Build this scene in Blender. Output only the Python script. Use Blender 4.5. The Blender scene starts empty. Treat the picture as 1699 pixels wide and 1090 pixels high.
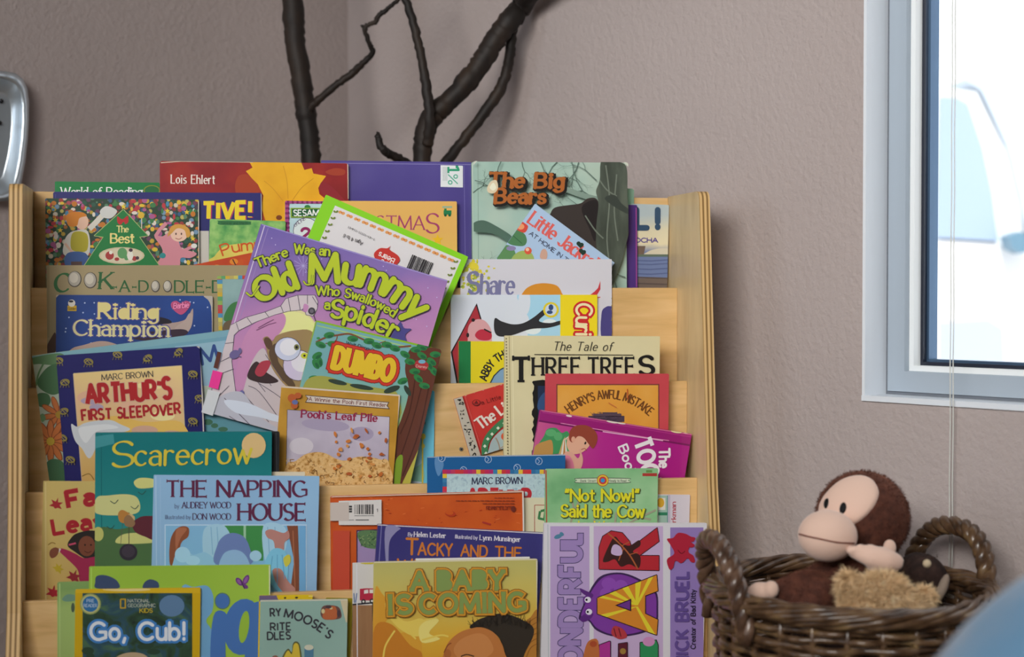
import bpy, bmesh, math, random
from mathutils import Vector, Matrix
from mathutils.geometry import delaunay_2d_cdt
random.seed(7)
SC = bpy.context.scene
COL = SC.collection
# ------------------------------------------------------------------ camera, world, light, exposure
FPX = 2800.0
YAW, PITCH = 0.1905, 0.0245
CAM = Vector((-0.264, -2.579, 0.809))
cy, sy, cp, sp = math.cos(YAW), math.sin(YAW), math.cos(PITCH), math.sin(PITCH)
RIGHT = Vector((cy, -sy, 0)); FLAT = Vector((sy, cy, 0)); UPW = Vector((0, 0, 1))
FWD = FLAT * cp - UPW * sp
CUP = FLAT * sp + UPW * cp
cd = bpy.data.cameras.new('camera'); cam = bpy.data.objects.new('camera', cd); COL.objects.link(cam)
cd.sensor_width = 36; cd.lens = FPX * 36 / 1699; cd.clip_start = 0.05
cam.matrix_world = Matrix(((RIGHT.x, CUP.x, -FWD.x, CAM.x), (RIGHT.y, CUP.y, -FWD.y, CAM.y),
                           (RIGHT.z, CUP.z, -FWD.z, CAM.z), (0, 0, 0, 1)))
cd.dof.use_dof = True; cd.dof.focus_distance = 2.52; cd.dof.aperture_fstop = 3.4
SC.camera = cam

W = bpy.data.worlds.new('world'); SC.world = W; W.use_nodes = True
W.node_tree.nodes['Background'].inputs[0].default_value = (0.94, 0.97, 1.0, 1)
W.node_tree.nodes['Background'].inputs[1].default_value = 1.5

def area(name, loc, target, sx, sy_, power, color):
    l = bpy.data.lights.new(name, 'AREA'); l.shape = 'RECTANGLE'; l.size = sx; l.size_y = sy_
    l.energy = power; l.color = color
    o = bpy.data.objects.new(name, l); COL.objects.link(o); o.location = loc
    o.rotation_euler = (Vector(target) - Vector(loc)).to_track_quat('-Z', 'Y').to_euler()
    return o
area('window_daylight', (-3.2, -1.35, 1.5), (0.6, 0.0, 0.8), 1.2, 1.3, 20, (0.84, 0.92, 1.0))
area('room_lamp', (-1.35, -3.3, 2.0), (0.62, -0.15, 1.08), 2.0, 1.0, 18.0, (1.0, 0.975, 0.94)).data.spread = math.radians(64)
sl = bpy.data.lights.new('sun', 'SUN'); sl.energy = 2.2; sl.angle = 0.02; sl.color = (1.0, 0.98, 0.95)
so = bpy.data.objects.new('sun', sl); COL.objects.link(so)
so.rotation_euler = (FLAT * 0.62 + RIGHT * 0.12 - UPW * 0.78).to_track_quat('-Z', 'Y').to_euler()
SC.view_settings.view_transform = 'Standard'; SC.view_settings.look = 'None'
SC.view_settings.exposure = 0.0; SC.view_settings.gamma = 1.0; SC.view_settings.use_curve_mapping = False

# ------------------------------------------------------------------ mapping helpers (photo pixel -> place)
def ray(px, py):
    return (FWD + RIGHT * ((px - 849.5) / FPX) - CUP * ((py - 545) / FPX))
def at(px, py, z):                       # point at camera depth z
    return CAM + ray(px, py) * z
def on_y(px, py, Y):                     # point on the vertical plane y = Y
    d = ray(px, py); return CAM + d * ((Y - CAM.y) / d.y)
def on_plane(px, py, p0, n):
    d = ray(px, py); return CAM + d * ((p0 - CAM).dot(n) / d.dot(n))
def on_z(px, py, Z):
    d = ray(px, py); return CAM + d * ((Z - CAM.z) / d.z)

# ------------------------------------------------------------------ materials
GAIN = 1.16
def lin(c): return c / 12.92 if c <= 0.04045 else ((c + 0.055) / 1.055) ** 2.4
def rgb(h, g=1.0):
    return tuple(min(0.93, lin(int(h[i:i + 2], 16) / 255) * g) for i in (0, 2, 4)) + (1,)
MC = {}
def mat(name, color, rough=0.5, metal=0.0, spec=0.5, coat=0.0, sheen=0.0):
    if name in MC: return MC[name]
    m = bpy.data.materials.new(name); m.use_nodes = True
    b = m.node_tree.nodes['Principled BSDF']
    b.inputs['Base Color'].default_value = color if not isinstance(color, str) else rgb(color)
    b.inputs['Roughness'].default_value = rough; b.inputs['Metallic'].default_value = metal
    b.inputs['Specular IOR Level'].default_value = spec
    if coat: b.inputs['Coat Weight'].default_value = coat; b.inputs['Coat Roughness'].default_value = 0.08
    if sheen: b.inputs['Sheen Weight'].default_value = sheen; b.inputs['Sheen Roughness'].default_value = 0.5
    MC[name] = m; return m
def nd(m, t, **kw):
    n = m.node_tree.nodes.new(t)
    for k, v in kw.items(): setattr(n, k, v)
    return n
def lk(m, a, b): m.node_tree.links.new(a, b)
def bsdf(m): return m.node_tree.nodes['Principled BSDF']
def ramp(m, stops, interp='LINEAR'):
    r = nd(m, 'ShaderNodeValToRGB'); r.color_ramp.interpolation = interp
    e = r.color_ramp.elements
    while len(e) < len(stops): e.new(0.5)
    for i, (p, c) in enumerate(stops):
        e[i].position = p; e[i].color = c if not isinstance(c, str) else rgb(c, GAIN)
    return r
def add_bump(m, scale, strength, dist=0.002, detail=2.0, vec=None):
    n = nd(m, 'ShaderNodeTexNoise'); n.inputs['Scale'].default_value = scale; n.inputs['Detail'].default_value = detail
    t = nd(m, 'ShaderNodeTexCoord'); lk(m, t.outputs['Object'], n.inputs['Vector'])
    b = nd(m, 'ShaderNodeBump'); b.inputs['Strength'].default_value = strength; b.inputs['Distance'].default_value = dist
    lk(m, n.outputs['Fac'], b.inputs['Height']); lk(m, b.outputs['Normal'], bsdf(m).inputs['Normal'])
    return m
def paint(h, gloss=0):
    k = 'print_%s%s' % (h, '_gloss' if gloss else '')
    if k in MC: return MC[k]
    m = mat(k, rgb(h, GAIN), 0.42, 0, 0.35, 0.5 if gloss else 0)
    if gloss: add_bump(m, 22, 0.12, 0.004)
    return m
def noise_mat(name, stops, scale=20, detail=4, stretch=(1, 1, 1), rough=0.45, coat=0, dist=0.0, interp='LINEAR', bump=0):
    if name in MC: return MC[name]
    m = mat(name, (0.5, 0.5, 0.5, 1), rough, 0, 0.35, coat)
    t = nd(m, 'ShaderNodeTexCoord'); mp = nd(m, 'ShaderNodeMapping'); mp.inputs['Scale'].default_value = stretch
    n = nd(m, 'ShaderNodeTexNoise'); n.inputs['Scale'].default_value = scale; n.inputs['Detail'].default_value = detail
    n.inputs['Distortion'].default_value = dist
    r = ramp(m, stops, interp)
    lk(m, t.outputs['Object'], mp.inputs['Vector']); lk(m, mp.outputs[0], n.inputs['Vector'])
    lk(m, n.outputs['Fac'], r.inputs['Fac']); lk(m, r.outputs['Color'], bsdf(m).inputs['Base Color'])
    if bump:
        b = nd(m, 'ShaderNodeBump'); b.inputs['Strength'].default_value = bump; b.inputs['Distance'].default_value = 0.002
        lk(m, n.outputs['Fac'], b.inputs['Height']); lk(m, b.outputs['Normal'], bsdf(m).inputs['Normal'])
    return m
def grad_mat(name, axis, a, b_, stops, coat=0, rough=0.42):      # printed colour wash along x or z of the cover
    if name in MC: return MC[name]
    m = mat(name, (0.5, 0.5, 0.5, 1), rough, 0, 0.35, coat)
    t = nd(m, 'ShaderNodeTexCoord'); s = nd(m, 'ShaderNodeSeparateXYZ'); r = ramp(m, stops)
    mr = nd(m, 'ShaderNodeMapRange'); mr.inputs[1].default_value = a; mr.inputs[2].default_value = b_
    n = nd(m, 'ShaderNodeTexNoise'); n.inputs['Scale'].default_value = 18; n.inputs['Detail'].default_value = 3
    ma = nd(m, 'ShaderNodeMath', operation='MULTIPLY_ADD'); ma.inputs[1].default_value = 0.16
    su = nd(m, 'ShaderNodeMath', operation='SUBTRACT'); su.inputs[1].default_value = 0.08
    lk(m, t.outputs['Object'], s.inputs[0]); lk(m, s.outputs[axis], mr.inputs[0])
    lk(m, t.outputs['Object'], n.inputs['Vector'])
    lk(m, n.outputs['Fac'], ma.inputs[0]); lk(m, mr.outputs[0], ma.inputs[2]); lk(m, ma.outputs[0], su.inputs[0])
    lk(m, su.outputs[0], r.inputs['Fac']); lk(m, r.outputs['Color'], bsdf(m).inputs['Base Color'])
    if coat: add_bump(m, 9 if coat > .75 else 22, 0.5 if coat > .75 else 0.10, 0.02 if coat > .75 else 0.004, 1.0)
    return m
def cells_mat(name, palette, scale, back, edge=0.42):           # crowd of little ornaments
    if name in MC: return MC[name]
    m = mat(name, (0.5, 0.5, 0.5, 1), 0.45, 0, 0.35)
    t = nd(m, 'ShaderNodeTexCoord'); v = nd(m, 'ShaderNodeTexVoronoi'); v.inputs['Scale'].default_value = scale
    s = nd(m, 'ShaderNodeSeparateColor')
    n = len(palette); r = ramp(m, [(i / n, c) for i, c in enumerate(palette)], 'CONSTANT')
    st = ramp(m, [(0.0, (1, 1, 1, 1)), (edge, (0.75, 0.75, 0.75, 1)), (edge + 0.06, (0, 0, 0, 1))])
    mx = nd(m, 'ShaderNodeMix', data_type='RGBA'); mx.inputs[6].default_value = rgb(back, GAIN)
    lk(m, t.outputs['Object'], v.inputs['Vector']); lk(m, v.outputs['Color'], s.inputs[0])
    lk(m, s.outputs[0], r.inputs['Fac']); lk(m, v.outputs['Distance'], st.inputs['Fac'])
    lk(m, st.outputs['Color'], mx.inputs[0]); lk(m, r.outputs['Color'], mx.inputs[7])
    lk(m, mx.outputs[2], bsdf(m).inputs['Base Color'])
    return m
def wood(name, c1, c2, c3, stretch, scale=9, rough=0.42):
    return noise_mat(name, [(0.3, c1), (0.5, c2), (0.72, c3)], scale, 5, stretch, rough, 0.15, 0.6)

M_WOOD_H = wood('birch_ply_face', 'c49f67', 'd0ab74', 'd9b682', (0.8, 6, 7))
M_WOOD_V = wood('birch_ply_side', 'bea47a', 'cbb388', 'd3bc92', (6, 3, 0.7))
def ply_edge():
    m = mat('birch_ply_edge', (0.5, 0.5, 0.5, 1), 0.5, 0, 0.3)
    t = nd(m, 'ShaderNodeTexCoord'); mp = nd(m, 'ShaderNodeMapping'); mp.inputs['Scale'].default_value = (1, 0.01, 0.01)
    w = nd(m, 'ShaderNodeTexWave', wave_type='BANDS', bands_direction='X'); w.inputs['Scale'].default_value = 48; w.inputs['Distortion'].default_value = 0.6
    r = ramp(m, [(0.0, '6e5230'), (0.3, 'b08a54'), (1.0, 'cfae7a')])
    lk(m, t.outputs['Object'], mp.inputs[0]); lk(m, mp.outputs[0], w.inputs['Vector']); lk(m, w.outputs['Fac'], r.inputs['Fac'])
    lk(m, r.outputs['Color'], bsdf(m).inputs['Base Color']); return m
M_PLY = ply_edge()
def wall_mat():
    m = mat('painted_wall', (0.5, 0.5, 0.5, 1), 0.72, 0, 0.25)
    t = nd(m, 'ShaderNodeTexCoord')
    n = nd(m, 'ShaderNodeTexNoise'); n.inputs['Scale'].default_value = 2.2; n.inputs['Detail'].default_value = 3
    r = ramp(m, [(0.3, rgb('afa3a0')), (0.7, rgb('b6aaa7'))])
    b = nd(m, 'ShaderNodeTexNoise'); b.inputs['Scale'].default_value = 105; b.inputs['Detail'].default_value = 3
    bp = nd(m, 'ShaderNodeBump'); bp.inputs['Strength'].default_value = 0.8; bp.inputs['Distance'].default_value = 0.003
    for k in (n, b): lk(m, t.outputs['Object'], k.inputs['Vector'])
    lk(m, n.outputs['Fac'], r.inputs['Fac']); lk(m, r.outputs['Color'], bsdf(m).inputs['Base Color'])
    lk(m, b.outputs['Fac'], bp.inputs['Height']); lk(m, bp.outputs['Normal'], bsdf(m).inputs['Normal']); return m
M_WALL = wall_mat()
M_TRIM = add_bump(mat('white_reveal_paint', 'e4eaf1', 0.5), 60, 0.1)
M_ALU = mat('grey_aluminium_frame', rgb('a8b4c0'), 0.45, 0.0, 0.4)
M_RUB = mat('black_window_gasket', rgb('1a2030'), 0.35)
M_PAPER = noise_mat('page_paper', [(0.3, 'cfc6b4'), (0.7, 'e2dccd')], 300, 2, (0.05, 1, 0.05))

# ------------------------------------------------------------------ mesh helpers
def link(name, me, parent=None, mats=()):
    for m in mats: me.materials.append(m)
    o = bpy.data.objects.new(name, me); COL.objects.link(o)
    if parent is not None: o.parent = parent
    return o
def from_bm(name, bm, mats, parent=None, smooth=False):
    bmesh.ops.recalc_face_normals(bm, faces=bm.faces)
    me = bpy.data.meshes.new(name); bm.to_mesh(me); bm.free()
    if smooth:
        for p in me.polygons: p.use_smooth = True
    return link(name, me, parent, mats if isinstance(mats, (list, tuple)) else [mats])
def tag(o, label, cat, group=None, kind=None):
    o['label'] = label; o['category'] = cat
    if group: o['group'] = group
    if kind: o['kind'] = kind
    return o
def empty(name, loc=(0, 0, 0)):
    o = bpy.data.objects.new(name, None); COL.objects.link(o); o.location = loc; o.empty_display_size = 0.05
    return o
def structure(o): o['kind'] = 'structure'; return o
def bx(bm, lo, hi, mi=0, bev=0.0):
    x0, y0, z0 = lo; x1, y1, z1 = hi
    v = [bm.verts.new(p) for p in ((x0, y0, z0), (x1, y0, z0), (x1, y1, z0), (x0, y1, z0), (x0, y0, z1), (x1, y0, z1), (x1, y1, z1), (x0, y1, z1))]
    fs = []
    for f in ((0, 3, 2, 1), (4, 5, 6, 7), (0, 1, 5, 4), (1, 2, 6, 5), (2, 3, 7, 6), (3, 0, 4, 7)):
        q = bm.faces.new([v[i] for i in f]); q.material_index = mi; fs.append(q)
    if bev:
        es = list({e for f in fs for e in f.edges})
        bmesh.ops.bevel(bm, geom=es, offset=bev, segments=2, affect='EDGES', profile=0.5)
def prism(bm, poly, y0, y1, mi=0):       # poly in (x, z), between y0 (front) and y1 (back)
    a = [bm.verts.new((x, y0, z)) for x, z in poly]; b = [bm.verts.new((x, y1, z)) for x, z in poly]
    n = len(poly)
    bm.faces.new(a).material_index = mi; bm.faces.new(b[::-1]).material_index = mi
    for i in range(n):
        bm.faces.new((a[i], b[i], b[(i + 1) % n], a[(i + 1) % n])).material_index = mi
def tube(bm, pts, rad, n=8, mi=0, cap=True, closed=False):
    pts = [Vector(p) for p in pts]; N = len(pts)
    if not isinstance(rad, (list, tuple)): rad = [rad] * N
    tang = []
    for i in range(N):
        a = pts[(i - 1) % N] if (i > 0 or closed) else pts[i]
        b = pts[(i + 1) % N] if (i < N - 1 or closed) else pts[i]
        tang.append((b - a).normalized())
    t0 = tang[0]; ref = Vector((0, 0, 1)) if abs(t0.z) < 0.9 else Vector((1, 0, 0))
    nrm = (ref - t0 * ref.dot(t0)).normalized(); rings = []
    for i in range(N):
        t = tang[i]; nrm = (nrm - t * nrm.dot(t)).normalized(); bn = t.cross(nrm)
        rings.append([bm.verts.new(pts[i] + (nrm * math.cos(2 * math.pi * k / n) + bn * math.sin(2 * math.pi * k / n)) * rad[i]) for k in range(n)])
    for i in range(N if closed else N - 1):
        A, B = rings[i], rings[(i + 1) % N]
        for k in range(n):
            bm.faces.new((A[k], A[(k + 1) % n], B[(k + 1) % n], B[k])).material_index = mi
    if cap and not closed:
        bm.faces.new(rings[0][::-1]).material_index = mi; bm.faces.new(rings[-1]).material_index = mi
def ellipsoid(bm, c, r, rot=None, seg=24, rings=16, mi=0):
    ret = bmesh.ops.create_uvsphere(bm, u_segments=seg, v_segments=rings, radius=1)
    M = Matrix.Translation(Vector(c)) @ (rot.to_4x4() if rot else Matrix.Identity(4)) @ Matrix.Diagonal((*r, 1))
    bmesh.ops.transform(bm, matrix=M, verts=ret['verts'])
    for v in ret['verts']:
        for f in v.link_faces: f.material_index = mi
def spline(pts, k=6):
    pts = [Vector(p) for p in pts]; out = []
    for i in range(len(pts) - 1):
        p0 = pts[max(0, i - 1)]; p1 = pts[i]; p2 = pts[i + 1]; p3 = pts[min(len(pts) - 1, i + 2)]
        for j in range(k):
            t = j / k
            out.append(0.5 * ((2 * p1) + (p2 - p0) * t + (2 * p0 - 5 * p1 + 4 * p2 - p3) * t * t + (3 * p1 - p0 - 3 * p2 + p3) * t ** 3))
    out.append(pts[-1]); return out

# ------------------------------------------------------------------ the room
CORNER = CAM + RIGHT * -0.335 + FLAT * 3.46; CORNER.z = 0
DR = RIGHT * 0.641 - FLAT * 0.767; DR.normalize()          # right wall runs from the corner this way
DL = -RIGHT * 0.767 - FLAT * 0.641; DL.normalize()
NR = Vector((DR.y, -DR.x, 0)); NR = NR if NR.dot(CAM - CORNER) > 0 else -NR    # into the room
NL = Vector((DL.y, -DL.x, 0)); NL = NL if NL.dot(CAM - CORNER) > 0 else -NL
HC = 2.6
def wallbox(bm, D, N, s0, s1, z0, z1, d0, d1, mi=0):    # box along D, depth from d0 to d1 into the room (N)
    P = lambda s, d, z: CORNER + D * s + N * d + Vector((0, 0, z))
    v = [bm.verts.new(P(s, d, z)) for s, d, z in ((s0, d0, z0), (s1, d0, z0), (s1, d1, z0), (s0, d1, z0), (s0, d0, z1), (s1, d0, z1), (s1, d1, z1), (s0, d1, z1))]
    for f in ((0, 3, 2, 1), (4, 5, 6, 7), (0, 1, 5, 4), (1, 2, 6, 5), (2, 3, 7, 6), (3, 0, 4, 7)):
        bm.faces.new([v[i] for i in f]).material_index = mi
def s_of(px, py, d=0.0):
    p = on_plane(px, py, CORNER + NR * d, NR); return (p - CORNER).dot(DR), p.z
SW, ZS = s_of(1432, 660)            # window left edge, sill height
SE, ZT = SW + 1.10, 1.95
bm = bmesh.new()
wallbox(bm, DR, NR, -0.12, SW, 0, HC, -0.14, 0)
wallbox(bm, DR, NR, SW, SE, 0, ZS, -0.14, 0)
wallbox(bm, DR, NR, SW, SE, ZT, HC, -0.14, 0)
wallbox(bm, DR, NR, SE, 4.4, 0, HC, -0.14, 0)
structure(from_bm('wall_right', bm, M_WALL))
bm = bmesh.new(); wallbox(bm, DL, NL, 0, 4.2, 0, HC, -0.14, 0); structure(from_bm('wall_left', bm, M_WALL))
bm = bmesh.new()
q = [CORNER + DR * 4.4, CORNER + DR * 4.54, CORNER + DR * 4.54 + DL * 4.2, CORNER + DR * 4.4 + DL * 4.2]
v = [bm.verts.new((p.x, p.y, 0)) for p in q] + [bm.verts.new((p.x, p.y, HC)) for p in q]
for f in ((0, 3, 2, 1), (4, 5, 6, 7), (0, 1, 5, 4), (1, 2, 6, 5), (2, 3, 7, 6), (3, 0, 4, 7)): bm.faces.new([v[i] for i in f])
structure(from_bm('wall_back', bm, mat('taupe_wall_paint', '7d726c', .8)))  # unseen wall, toned dark to cut bounced light
bm = bmesh.new()
q = [CORNER + DL * 4.2, CORNER + DL * 4.2 + DR * 4.4, CORNER + DL * 4.34 + DR * 4.4, CORNER + DL * 4.34]
v = [bm.verts.new((p.x, p.y, 0)) for p in q] + [bm.verts.new((p.x, p.y, HC)) for p in q]
for f in ((0, 3, 2, 1), (4, 5, 6, 7), (0, 1, 5, 4), (1, 2, 6, 5), (2, 3, 7, 6), (3, 0, 4, 7)): bm.faces.new([v[i] for i in f])
structure(from_bm('wall_front', bm, mat('taupe_wall_paint', '7d726c', .8)))  # out of view, same dark tone to keep bounce off the left wall
def slab(name, z0, z1, m):
    bm = bmesh.new()
    q = [CORNER - NR * .14 - NL * .14, CORNER + DL * 4.2 - NL * .14, CORNER + DL * 4.2 + DR * 4.54, CORNER + DR * 4.54 - NR * .14]
    a = [bm.verts.new((p.x, p.y, z0)) for p in q]; b = [bm.verts.new((p.x, p.y, z1)) for p in q]
    bm.faces.new(a); bm.faces.new(b)
    for i in range(len(q)): bm.faces.new((a[i], a[(i + 1) % len(q)], b[(i + 1) % len(q)], b[i]))
    return structure(from_bm(name, bm, m))
slab('floor', -0.1, 0, noise_mat('brown_carpet', [(0.3, '6b5a4c'), (0.7, '85725f')], 60, 4))
slab('ceiling', HC, HC + 0.1, mat('ceiling_paint', 'b4b0ac', 0.8))  # unseen, greyed so it bounces less light
# window_1: reveal, frame, sash, gasket, pane
win = structure(empty('window_1', CORNER + DR * SW + Vector((0, 0, ZS))))
def wpart(name, bm, m): 
    o = from_bm(name, bm, m); o.parent = win; o.matrix_parent_inverse = Matrix.Translation(-win.location); return o
bm = bmesh.new()
wallbox(bm, DR, NR, SW - .001, SW + .004, ZS, ZT, -.139, .0015); wallbox(bm, DR, NR, SW, SE, ZT - .004, ZT, -.139, .0015)
wallbox(bm, DR, NR, SE - .004, SE, ZS, ZT, -.139, .0015)
wpart('reveal', bm, M_TRIM)
bm = bmesh.new(); wallbox(bm, DR, NR, SW, SE, ZS - .004, ZS + .004, -.139, .004); wpart('sill', bm, M_TRIM)
def rectframe(s0, s1, z0, z1, w, d0, d1, name, m):
    bm = bmesh.new()
    wallbox(bm, DR, NR, s0, s0 + w, z0, z1, d0, d1); wallbox(bm, DR, NR, s1 - w, s1, z0, z1, d0, d1)
    wallbox(bm, DR, NR, s0 + w, s1 - w, z0, z0 + w, d0, d1); wallbox(bm, DR, NR, s0 + w, s1 - w, z1 - w, z1, d0, d1)
    return wpart(name, bm, m)
s1_, z1_ = SW + .004, ZS + .004
rectframe(s1_, SE - .004, z1_, ZT - .004, .005, -.10, -.048, 'sealant', mat('grey_sealant', '6d737c', .7))
rectframe(s1_ + .005, SE - .009, z1_ + .005, ZT - .009, .030, -.10, -.045, 'outer_frame', M_ALU)
rectframe(s1_ + .035, SE - .039, z1_ + .035, ZT - .039, .008, -.10, -.056, 'lit_sash_strip', mat('white_lit_sash', 'f2f6fa', .4))  # white strip added to paint the daylight on the sash's inner side
rectframe(s1_ + .043, SE - .047, z1_ + .043, ZT - .047, .005, -.10, -.072, 'gasket', M_RUB)
rectframe(s1_ + .048, SE - .052, z1_ + .048, ZT - .052, .004, -.10, -.080, 'glazing_spacer', mat('blue_grey_spacer', '55708e', .3, .6))
gm = mat('window_glass', (1, 1, 1, 1), 0.0); bsdf(gm).inputs['Transmission Weight'].default_value = 1; bsdf(gm).inputs['IOR'].default_value = 1.02
bm = bmesh.new(); wallbox(bm, DR, NR, s1_ + .046, SE - .05, z1_ + .046, ZT - .05, -.092, -.088); wpart('pane', bm, gm)

# ------------------------------------------------------------------ the display rack
TOP, DT, DZ, HW, BT = 0.95, 0.053, 0.142, 0.485, 0.010
FLOOR_UNDER = 0.095
lip_z = lambda k: TOP - DZ * k
lip_t = lambda k: DT * k
pocket_floor = lambda k: lip_z(k) - FLOOR_UNDER
rack = tag(empty('book_display_rack', (0, -.1, 0)), 'wide birch plywood display rack holding rows of picture books', 'display rack')
def rpart(name, bm, m, smooth=False):
    o = from_bm(name, bm, m); o.parent = rack; o.matrix_parent_inverse = Matrix.Translation(-rack.location); return o
bm = bmesh.new(); bx(bm, (-HW, 0, 0.05), (HW, BT, TOP), 0, .0012); rpart('back_panel', bm, M_WOOD_H)
for k in range(1, 6):
    bm = bmesh.new()
    t = lip_t(k); bot = lip_z(k) - 0.155
    bx(bm, (-HW, -t, bot), (HW, -t + BT, lip_z(k)), 0, .0012)
    rpart('tier_board', bm, M_WOOD_H)
    bm = bmesh.new(); bx(bm, (-HW, -t + BT, pocket_floor(k) - .008), (HW, -lip_t(k - 1) - (0 if k > 1 else 0), pocket_floor(k)))
    rpart('book_ledge', bm, M_WOOD_H)
prof = [(0.163, TOP + .002), (0.185, .74), (0.207, .52), (0.232, .37), (0.29, .22), (0.29, 0), (-0.012, 0), (-0.012, TOP + .002)]
for s in (-1, 1):
    bm = bmesh.new()
    x0, x1 = (HW, HW + .0165) if s > 0 else (-HW - .0185, -HW)
    P = [(t, z) for t, z in prof]
    a = [bm.verts.new((x0, -t, z)) for t, z in P]; b = [bm.verts.new((x1, -t, z)) for t, z in P]
    bm.faces.new(a).material_index = 0; bm.faces.new(b[::-1]).material_index = 0
    for i in range(len(P)):
        bm.faces.new((a[i], b[i], b[(i + 1) % len(P)], a[(i + 1) % len(P)])).material_index = 1
    es = [e for e in bm.edges if abs(e.verts[0].co.x - e.verts[1].co.x) > .01 and all(v.co.z > .9 for v in e.verts)]
    bmesh.ops.bevel(bm, geom=es, offset=.012, segments=4, affect='EDGES', profile=.5)
    bmesh.ops.recalc_face_normals(bm, faces=bm.faces)
    for f in bm.faces: f.material_index = 0 if abs(f.normal.x) > .7 else 1
    rpart('side_panel', bm, [M_WOOD_V, M_PLY])
bm = bmesh.new()
c = on_y(765, 745, -lip_t(2)); 
ret = bmesh.ops.create_cone(bm, cap_ends=True, segments=16, radius1=.0032, radius2=.0028, depth=.002)
bmesh.ops.transform(bm, matrix=Matrix.Translation((c.x, -lip_t(2) - .0008, c.z)) @ Matrix.Rotation(math.pi / 2, 4, 'X'), verts=ret['verts'])
for ang in (.5, .5 + math.pi / 2):
    ca, sa = math.cos(ang), math.sin(ang)
    v = [bm.verts.new((c.x + ca * u - sa * w_, -lip_t(2) - .0020, c.z + sa * u + ca * w_)) for u, w_ in ((-.0021, -.0005), (.0021, -.0005), (.0021, .0005), (-.0021, .0005))]
    bm.faces.new(v).material_index = 1
rpart('screw', bm, [mat('zinc_screw', 'b8b2a4', .35, .8), mat('screw_slot', '1c1a18', .6)])

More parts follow.
